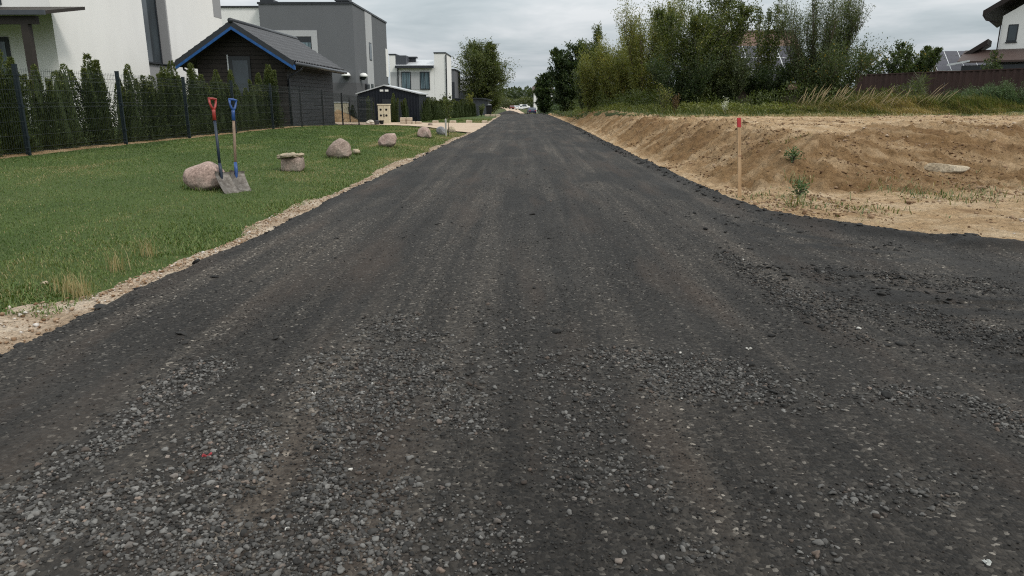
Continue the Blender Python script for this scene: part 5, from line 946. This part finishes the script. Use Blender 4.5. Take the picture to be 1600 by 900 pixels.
# dressed stone blocks along the driveway
t = NT('dressed_stone'); p = t.pos(); a = t.noise(p, 6, 5); M['block'] = t.fin(t.ramp(a, [(.3, (.36, .285, .21)), (.7, (.53, .45, .35))]), .9, .15)
def block(px0, px1, py0, py1, Y, label, grp, d=.35, z=None):
    q0, q1 = at(px0, py0, Y), at(px1, py1, Y); x = (q0.x+q1.x)/2; zb = lz1(x, Y) if z is None else z; h = (py1-py0)/F*Y
    m = MB(); m.box(q0.x+.01, q1.x-.01, Y, Y+d, zb-(.03 if z is None else 0), zb+h); o = m.build('stone_block', M['block'], None, bevel=.02); 
    for vv in o.data.vertices: vv.co.x -= x; vv.co.y -= Y; vv.co.z -= zb
    o.location = (x, Y, zb); o.rotation_euler.z = rng.uniform(-.04, .04); tag(o, label, 'stone block', grp); return zb+h
st = 'dressed stone blocks beside the driveway'; Y = 35.4
zt1 = block(624.5, 634, 186.2, 191.6, Y, 'pale stone block, lower left in the stack beside the driveway', st); block(634.3, 643, 186.2, 191.6, Y, 'pale stone block, lower right in the stack beside the driveway', st)
block(624.3, 633.8, 181, 186, Y, 'pale stone block, upper left in the stack beside the driveway', st, z=zt1+.003); block(634.2, 643, 181, 186, Y, 'pale stone block, upper right in the stack beside the driveway', st, z=zt1+.003)
block(643.4, 647.5, 186, 191, Y, 'narrow stone block leaning at the right end of the stack', st); block(648.5, 657.5, 186.5, 191, Y+.2, 'single stone block just right of the stacked ones', st)
for px0, px1, lab in ((675, 684, 'lone stone block on the second lawn edge, nearest the stack'), (702, 712, 'lone stone block on the second lawn edge, second from the stack'), (727.5, 737, 'lone stone block on the second lawn edge, third from the stack'), (752.5, 761.5, 'lone stone block on the second lawn edge, nearest the road')): block(px0, px1, 187, 191.5, 37.2, lab, st)
for i, px in enumerate((757, 766, 774)): block(px, px+8, 178.3, 181.6, 57, ['pale block at the left of the low row by the dark bin', 'pale block in the middle of the low row by the dark bin', 'pale block at the right of the low row nearest the heap'][i], 'low row of pale blocks by the garage', z=float(base_z(57))-.05)
# two plastic tubs and a pale sack by the cabinet
for px, w_, lab in ((586, .30, 'grey plastic tub in front of the beige cabinet, the larger one'), (593.5, .2, 'small dark bucket right of the grey plastic tub')):
    g = at(px+3, 192, 34.2); zb = lz1(g.x, 34.2); o = thing('bucket', lab, 'bucket', (g.x, 34.2, zb)); mt = M['flash'] if w_ > .25 else M['rubber']
    MB().tube([(g.x, 34.2, zb), (g.x, 34.2, zb+.2)], [w_*.36, w_*.5], 16).build('body', mt, o); MB().tube([(g.x, 34.2, zb+.19), (g.x, 34.2, zb+.212)], w_*.53, 16).build('rim', mt, o)
g = at(580, 191, 34.6); v = ib[0]*np.array([.24, .16, .14])*(1+.35*(vn3(ib[0]*2.2, 70)-.5))[:, None]; o = mk('sack', v, ib[1], simple('pale_sack', (.5, .45, .38), .8), smooth=True); o.location = (g.x, 34.6, lz1(g.x, 34.6)+.08); tag(o, 'pale crumpled sack lying left of the grey tub', 'sack')
# dark bin with a pale bundle
g = at(764, 172, 62); zb = float(base_z(62)); o = thing('bin', 'dark bin with pale bundle on its lid beside the garage', 'bin', (g.x, 62, zb)); MB().prism([(g.x-.2, 61.8, zb), (g.x+.2, 61.8, zb), (g.x+.24, 61.78, zb+.75), (g.x-.24, 61.78, zb+.75)], (0, .42, 0)).build('body', M['rubber'], o); MB().box(g.x-.25, g.x+.25, 61.76, 62.24, zb+.752, zb+.8).build('lid', M['dark'], o); MB().box(g.x-.1, g.x+.2, 61.85, 62.1, zb+.802, zb+.9).build('bundle', M['midgrey'], o, bevel=.03)
# ------------------------------------------------------------------ survey stake
g = G(1157, 306, .0); o = thing('survey_stake', 'tall thin wooden survey stake with red painted top beside the road', 'stake', (g.x, g.y, rz1(g.x, g.y)))
zt_ = at(1156, 184, g.y).z; zr = at(1156, 199, g.y).z; w2 = 2.5/F*g.y
t = NT('pine_lath'); a = t.noise(t.map(t.pos(), (30, 30, 2)), 2, 5); wl = t.fin(t.ramp(a, [(.3, (.34, .215, .115)), (.7, (.52, .36, .215))]), .75, .2)
ln_ = lambda z: g.x-(at(1158, 305, g.y).x-at(1155.5, 184, g.y).x)*max(0, z)/zt_
def lath(e, z0, z1): m = MB(); d_ = .012+e; return m.add([(ln_(z)+sx*(w2+e), g.y+sy*d_, z) for z in (z0, z1) for sx, sy in ((-1, -1), (1, -1), (1, 1), (-1, 1))], [(0, 3, 2, 1), (4, 5, 6, 7), (0, 1, 5, 4), (1, 2, 6, 5), (2, 3, 7, 6), (3, 0, 4, 7)])
lath(0, -.12, zr).build('lath', wl, o); lath(.001, zr+.001, zt_).build('painted_top', simple('red_paint', (.46, .045, .05), .6), o)
zk = at(1157, 244, g.y).z; lath(.0015, zk, zk+.006).build('pencil_mark', simple('red_brown_mark', (.16, .04, .03), .7), o)
# red paint mark and plastic scraps on the road
def scrap(px, py_, w_, h_, col, lab, ang, nm='paint_chip', cat='scrap'):
    g = G(px, py_); z = float(road_z(np.array([g.x]), np.array([g.y]))[0])+.006; n = 9; V = []; 
    for i in range(n):
        for k, s in ((0, -1), (1, 1)): f = i/(n-1); jag = .25+.75*rng.uniform(0, 1); V.append((math.cos(ang)*(f-.5)*w_-math.sin(ang)*s*h_*jag, math.sin(ang)*(f-.5)*w_+math.cos(ang)*s*h_*jag, .004*math.sin(f*9)))
    Fc = [(2*i, 2*i+2, 2*i+3, 2*i+1) for i in range(n-1)]; m = MB(); m.add(V, Fc); o = m.build(nm, simple(nm, col, .7, var=.3, scale=60)); md = o.modifiers.new('s', 'SOLIDIFY'); md.thickness = .004; o.location = (g.x, g.y, z); tag(o, lab, cat)
scrap(325, 724, .028, .006, (.25, .03, .035), 'small torn red scrap lying on the road at the lower left', .5, 'red_scrap'); scrap(1541, 885, .016, .008, (.5, .5, .47), 'small white scrap at the lower right of the road', .1, 'white_scrap'); scrap(1170, 548, .024, .008, (.42, .4, .36), 'pale scrap on the gravel right of the road centre', .2, 'pale_scrap'); scrap(491, 626, .016, .006, (.5, .48, .45), 'tiny white scrap on the gravel left of the road centre', .1, 'white_scrap')
# ------------------------------------------------------------------ two shovels against the boulder
def shovel(B, T, label, hcol, scol, bcol, yaw):
    B, T = Vector(B), Vector(T); ax = (T-B).normalized(); L = (T-B).length
    side = (Vector((math.cos(yaw), math.sin(yaw), 0))); side = (side-ax*side.dot(ax)).normalized(); nr = side.cross(ax).normalized()   # nr points to the viewer side
    if nr.y > 0: nr = -nr
    B = B-nr*.15; ax = (T-B).normalized(); L = (T-B).length; o = thing('shovel', label, 'shovel', tuple(B))
    def W_(a, s, n): return B+ax*a+side*s+nr*n
    bl = .285; bw = .094; V = []; Fc = []; nu, nv = 12, 10
    for lay in (0, 1):
        for i in range(nu+1):
            f = i/nu
            for k in range(nv+1):
                u = -1+2*k/nv; wdt = bw*(1-.05*f)*(1 if f > .12 else .93+.07*f/.12); n = .15*(1-f)**1.35+.022*u*u*(.4+.6*f)-.02*math.exp(-(u/.22)**2)*sst(.3, .9, f)+.02*math.cos(f*1.6)
                if f > .93: n += .018*(f-.93)/.07
                V.append(W_(f*bl+(.012*(1-u*u)*(1-f)*-1), u*wdt, n-.004*lay))
    q = (nu+1)*(nv+1)
    for lay in (0, 1):
        for i in range(nu):
            for k in range(nv): a = lay*q+i*(nv+1)+k; Fc.append((a, a+1, a+nv+2, a+nv+1))
    m = MB(); m.add(V, Fc); bld = m.build('blade', bcol, o, smooth=True)
    MB().tube([W_(bl*.55, 0, .0), W_(bl*.8, 0, .006), W_(bl+.02, 0, .01), W_(bl+.10, 0, 0)], [.004, .017, .019, .018], 10).build('socket', scol[1], o, smooth=True)
    hb = L-.235
    MB().tube([W_(bl+.06, 0, 0), W_(bl+.3, 0, .004), W_(hb, 0, 0)], .0155, 10).build('shaft', scol[0], o, smooth=True)
    m = MB(); m.tube([W_(hb-.01, 0, 0), W_(hb+.08, 0, 0), W_(hb+.105, 0, 0)], [.02, .0185, .02], 10)
    for s in (-1, 1): m.tube([W_(hb+.10, 0, 0), W_(hb+.135, s*.022, 0), W_(hb+.175, s*.036, 0), W_(hb+.222, s*.039, 0)], [.015, .0135, .0125, .0135], 8)
    m.tube([W_(hb+.222, -.049, 0), W_(hb+.225, 0, .003), W_(hb+.222, .049, 0)], [.013, .0145, .013], 10); m.build('grip', hcol, o, smooth=True); return o
t = NT('worn_steel'); a = t.noise(t.pos(), 22, 5, .7); steel = t.fin(t.ramp(a, [(.3, (.055, .045, .036)), (.5, (.12, .105, .09)), (.7, (.21, .195, .175))]), .55, .4, .35)
t = NT('worn_wood'); a = t.noise(t.map(t.pos(), (25, 25, 3)), 3, 5); wood = t.fin(t.ramp(a, [(.3, (.12, .08, .055)), (.7, (.26, .19, .135))]), .75, .25)
blue = simple('blue_plastic', (.018, .06, .20), .4, .4, var=.2, scale=30); red = simple('red_plastic', (.26, .028, .022), .4, .4, var=.2, scale=30); navy = simple('blue_black_coating', (.010, .019, .036), .45, .4)
b1 = G(361, 305, lz1(-2.9, 7.0)); t1 = at(331.5, 153, b1.y+.30); shovel((b1.x, b1.y, b1.z+.004), t1, 'shovel with red grip and dark blue shaft leaning on the pink boulder', red, (navy, navy), steel, 1.0)
b2 = G(381, 303, lz1(-2.85, 7.1)); t2 = at(363.5, 154.5, b2.y+.34); shovel((b2.x, b2.y, b2.z+.004), t2, 'shovel with blue grip and wooden shaft leaning beside the red-gripped one', blue, (wood, blue), steel, .95)
# ------------------------------------------------------------------ far parked cars
CARC = {'white': simple('white_paint', (.68, .68, .67), .3, .5), 'silver': simple('silver_paint', (.42, .43, .44), .3, .5), 'red': simple('dark_red_paint', (.10, .02, .02), .3, .5), 'blue': simple('dark_blue_paint', (.03, .035, .08), .3, .5)}
LAMP = simple('lamp_glass', (.7, .7, .68), .2, .6); TAIL = simple('tail_lamp', (.35, .02, .02), .3, .5)
def car(px, py_, Y, rot, col, label, van=False):
    g = at(px, py_, Y); z = float(base_z(Y))+.05; o = thing('parked_car', label, 'car', (g.x, Y, z), 0, 'cars parked beyond the crest'); m = MB()
    pr_ = [(-2.1, .32), (2.1, .32), (2.15, .7), (1.95, .92), (1.05, 1.0), (.45, 1.46), (-1.25, 1.48), (-2.0, 1.05), (-2.15, .75)] if not van else [(-2.3, .35), (2.3, .35), (2.35, .8), (2.1, 1.1), (1.5, 1.25), (.9, 1.95), (-2.25, 2.0), (-2.35, .8)]
    nn = len(pr_); ring = []
    for sx in (-.86, -.80, .80, .86): ring.append([(sx*(1 if (zq < 1.05 or abs(sx) < .81) else .86), yq*(.97 if abs(sx) > .85 else 1), zq-(.03 if abs(sx) > .85 and zq > 1 else 0)) for yq, zq in pr_])
    V = [q for r in ring for q in r]; Fc = [tuple(range(nn)), tuple(range(3*nn, 4*nn))[::-1]]
    for r in range(3):
        for i in range(nn): Fc.append((r*nn+i, r*nn+(i+1) % nn, (r+1)*nn+(i+1) % nn, (r+1)*nn+i))
    rm = Matrix.Rotation(rot, 3, 'Z'); off = Vector((g.x, Y, z)); tr = lambda v: rm @ Vector(v)+off
    MB().add([tr(v) for v in V], Fc).build('body', CARC[col], o, bevel=.05)
    zt = 1.42 if not van else 1.88; yf0, yf1 = (1.0, .5) if not van else (1.48, .98)
    MB().add([tr(v) for v in [(-.7, yf0+.02, 1.04 if not van else 1.3), (.7, yf0+.02, 1.04 if not van else 1.3), (.62, yf1+.03, zt), (-.62, yf1+.03, zt), (-.7, yf0-.03, 1.0 if not van else 1.25), (.7, yf0-.03, 1.0 if not van else 1.25), (.62, yf1-.03, zt-.03), (-.62, yf1-.03, zt-.03)]], [(0, 1, 2, 3), (7, 6, 5, 4), (0, 4, 5, 1), (1, 5, 6, 2), (2, 6, 7, 3), (3, 7, 4, 0)]).build('windscreen', M['glass'], o)
    yr0, yr1, zr0 = (-1.98, -1.3, 1.08) if not van else (-2.36, -2.31, 1.2)
    MB().add([tr(v) for v in [(-.66, yr0-.03, zr0), (.66, yr0-.03, zr0), (.58, yr1-.03, zt), (-.58, yr1-.03, zt), (-.66, yr0+.05, zr0), (.66, yr0+.05, zr0), (.58, yr1+.05, zt), (-.58, yr1+.05, zt)]], [(0, 1, 2, 3), (7, 6, 5, 4), (0, 4, 5, 1), (1, 5, 6, 2), (2, 6, 7, 3), (3, 7, 4, 0)]).build('rear_window', M['glass'], o)
    for s in (-1, 1):
        MB().add([tr(v) for v in [(s*.845, -1.5, 1.02), (s*.845, .75, 1.02), (s*.77, .38, zt-.03), (s*.77, -1.15, zt-.03), (s*.79, -1.5, 1.02), (s*.79, .75, 1.02), (s*.71, .38, zt-.03), (s*.71, -1.15, zt-.03)]], [(0, 1, 2, 3), (7, 6, 5, 4), (0, 4, 5, 1), (1, 5, 6, 2), (2, 6, 7, 3), (3, 7, 4, 0)]).build('side_window', M['glass'], o)
        for yw_ in (-1.3, 1.35):
            w = MB().tube([tr((s*.66, yw_, .33)), tr((s*.90, yw_, .33))], .33, 16).build('wheel', M['rubber'], o); MB().tube([tr((s*.90, yw_, .33)), tr((s*.915, yw_, .33))], .2, 12).build('rim', M['alu'], w)
        MB().box(0, 0, 0, 0, 0, 0)
        for nm_, yy, mt in (('headlight', 2.06, LAMP), ('tail_light', -2.10, TAIL)):
            q = [tr((s*a, yy+b, c)) for a, b, c in ((.45, -.06, .68), (.80, -.06, .68), (.80, -.06, .84), (.45, -.06, .84), (.45, .09, .68), (.80, .07, .68), (.80, .04, .84), (.45, .06, .84))]
            MB().add(q, [(0, 1, 2, 3), (7, 6, 5, 4), (0, 4, 5, 1), (1, 5, 6, 2), (2, 6, 7, 3), (3, 7, 4, 0)]).build(nm_, mt, o)
    return o
car(830.5, 177, 172, .12, 'blue', 'dark blue car nearest, parked on the right past the crest')
car(799.5, 170, 300, .1, 'red', 'small dark red car driving on the sandy track'); car(806, 166, 300, -.55, 'silver', 'silver car angled beside the sandy track, left of the white van'); car(812, 168.5, 275, -.5, 'white', 'white car in front of the white van by the sandy track'); car(819.5, 166, 310, -1.2, 'white', 'white van behind the white car on the right of the track', True)
q = at(841, 148, 210); hh_ = thing('white_house', 'far white house glimpsed between leaves at the end of the road', 'house', (q.x, 210, 0)); MB().box(q.x-1.2, q.x+4, 210, 217, -2.5, at(841, 145, 210).z).build('wall', M['white'], hh_); zt = at(841, 145, 210).z; MB().prism([(q.x-1.7, 209.6, zt), (q.x+4.4, 209.6, zt), (q.x+4.4, 213.5, zt+1.6), (q.x-1.7, 213.5, zt+1.6)], (0, 0, .2)).build('roof', M['brownroof'], hh_)
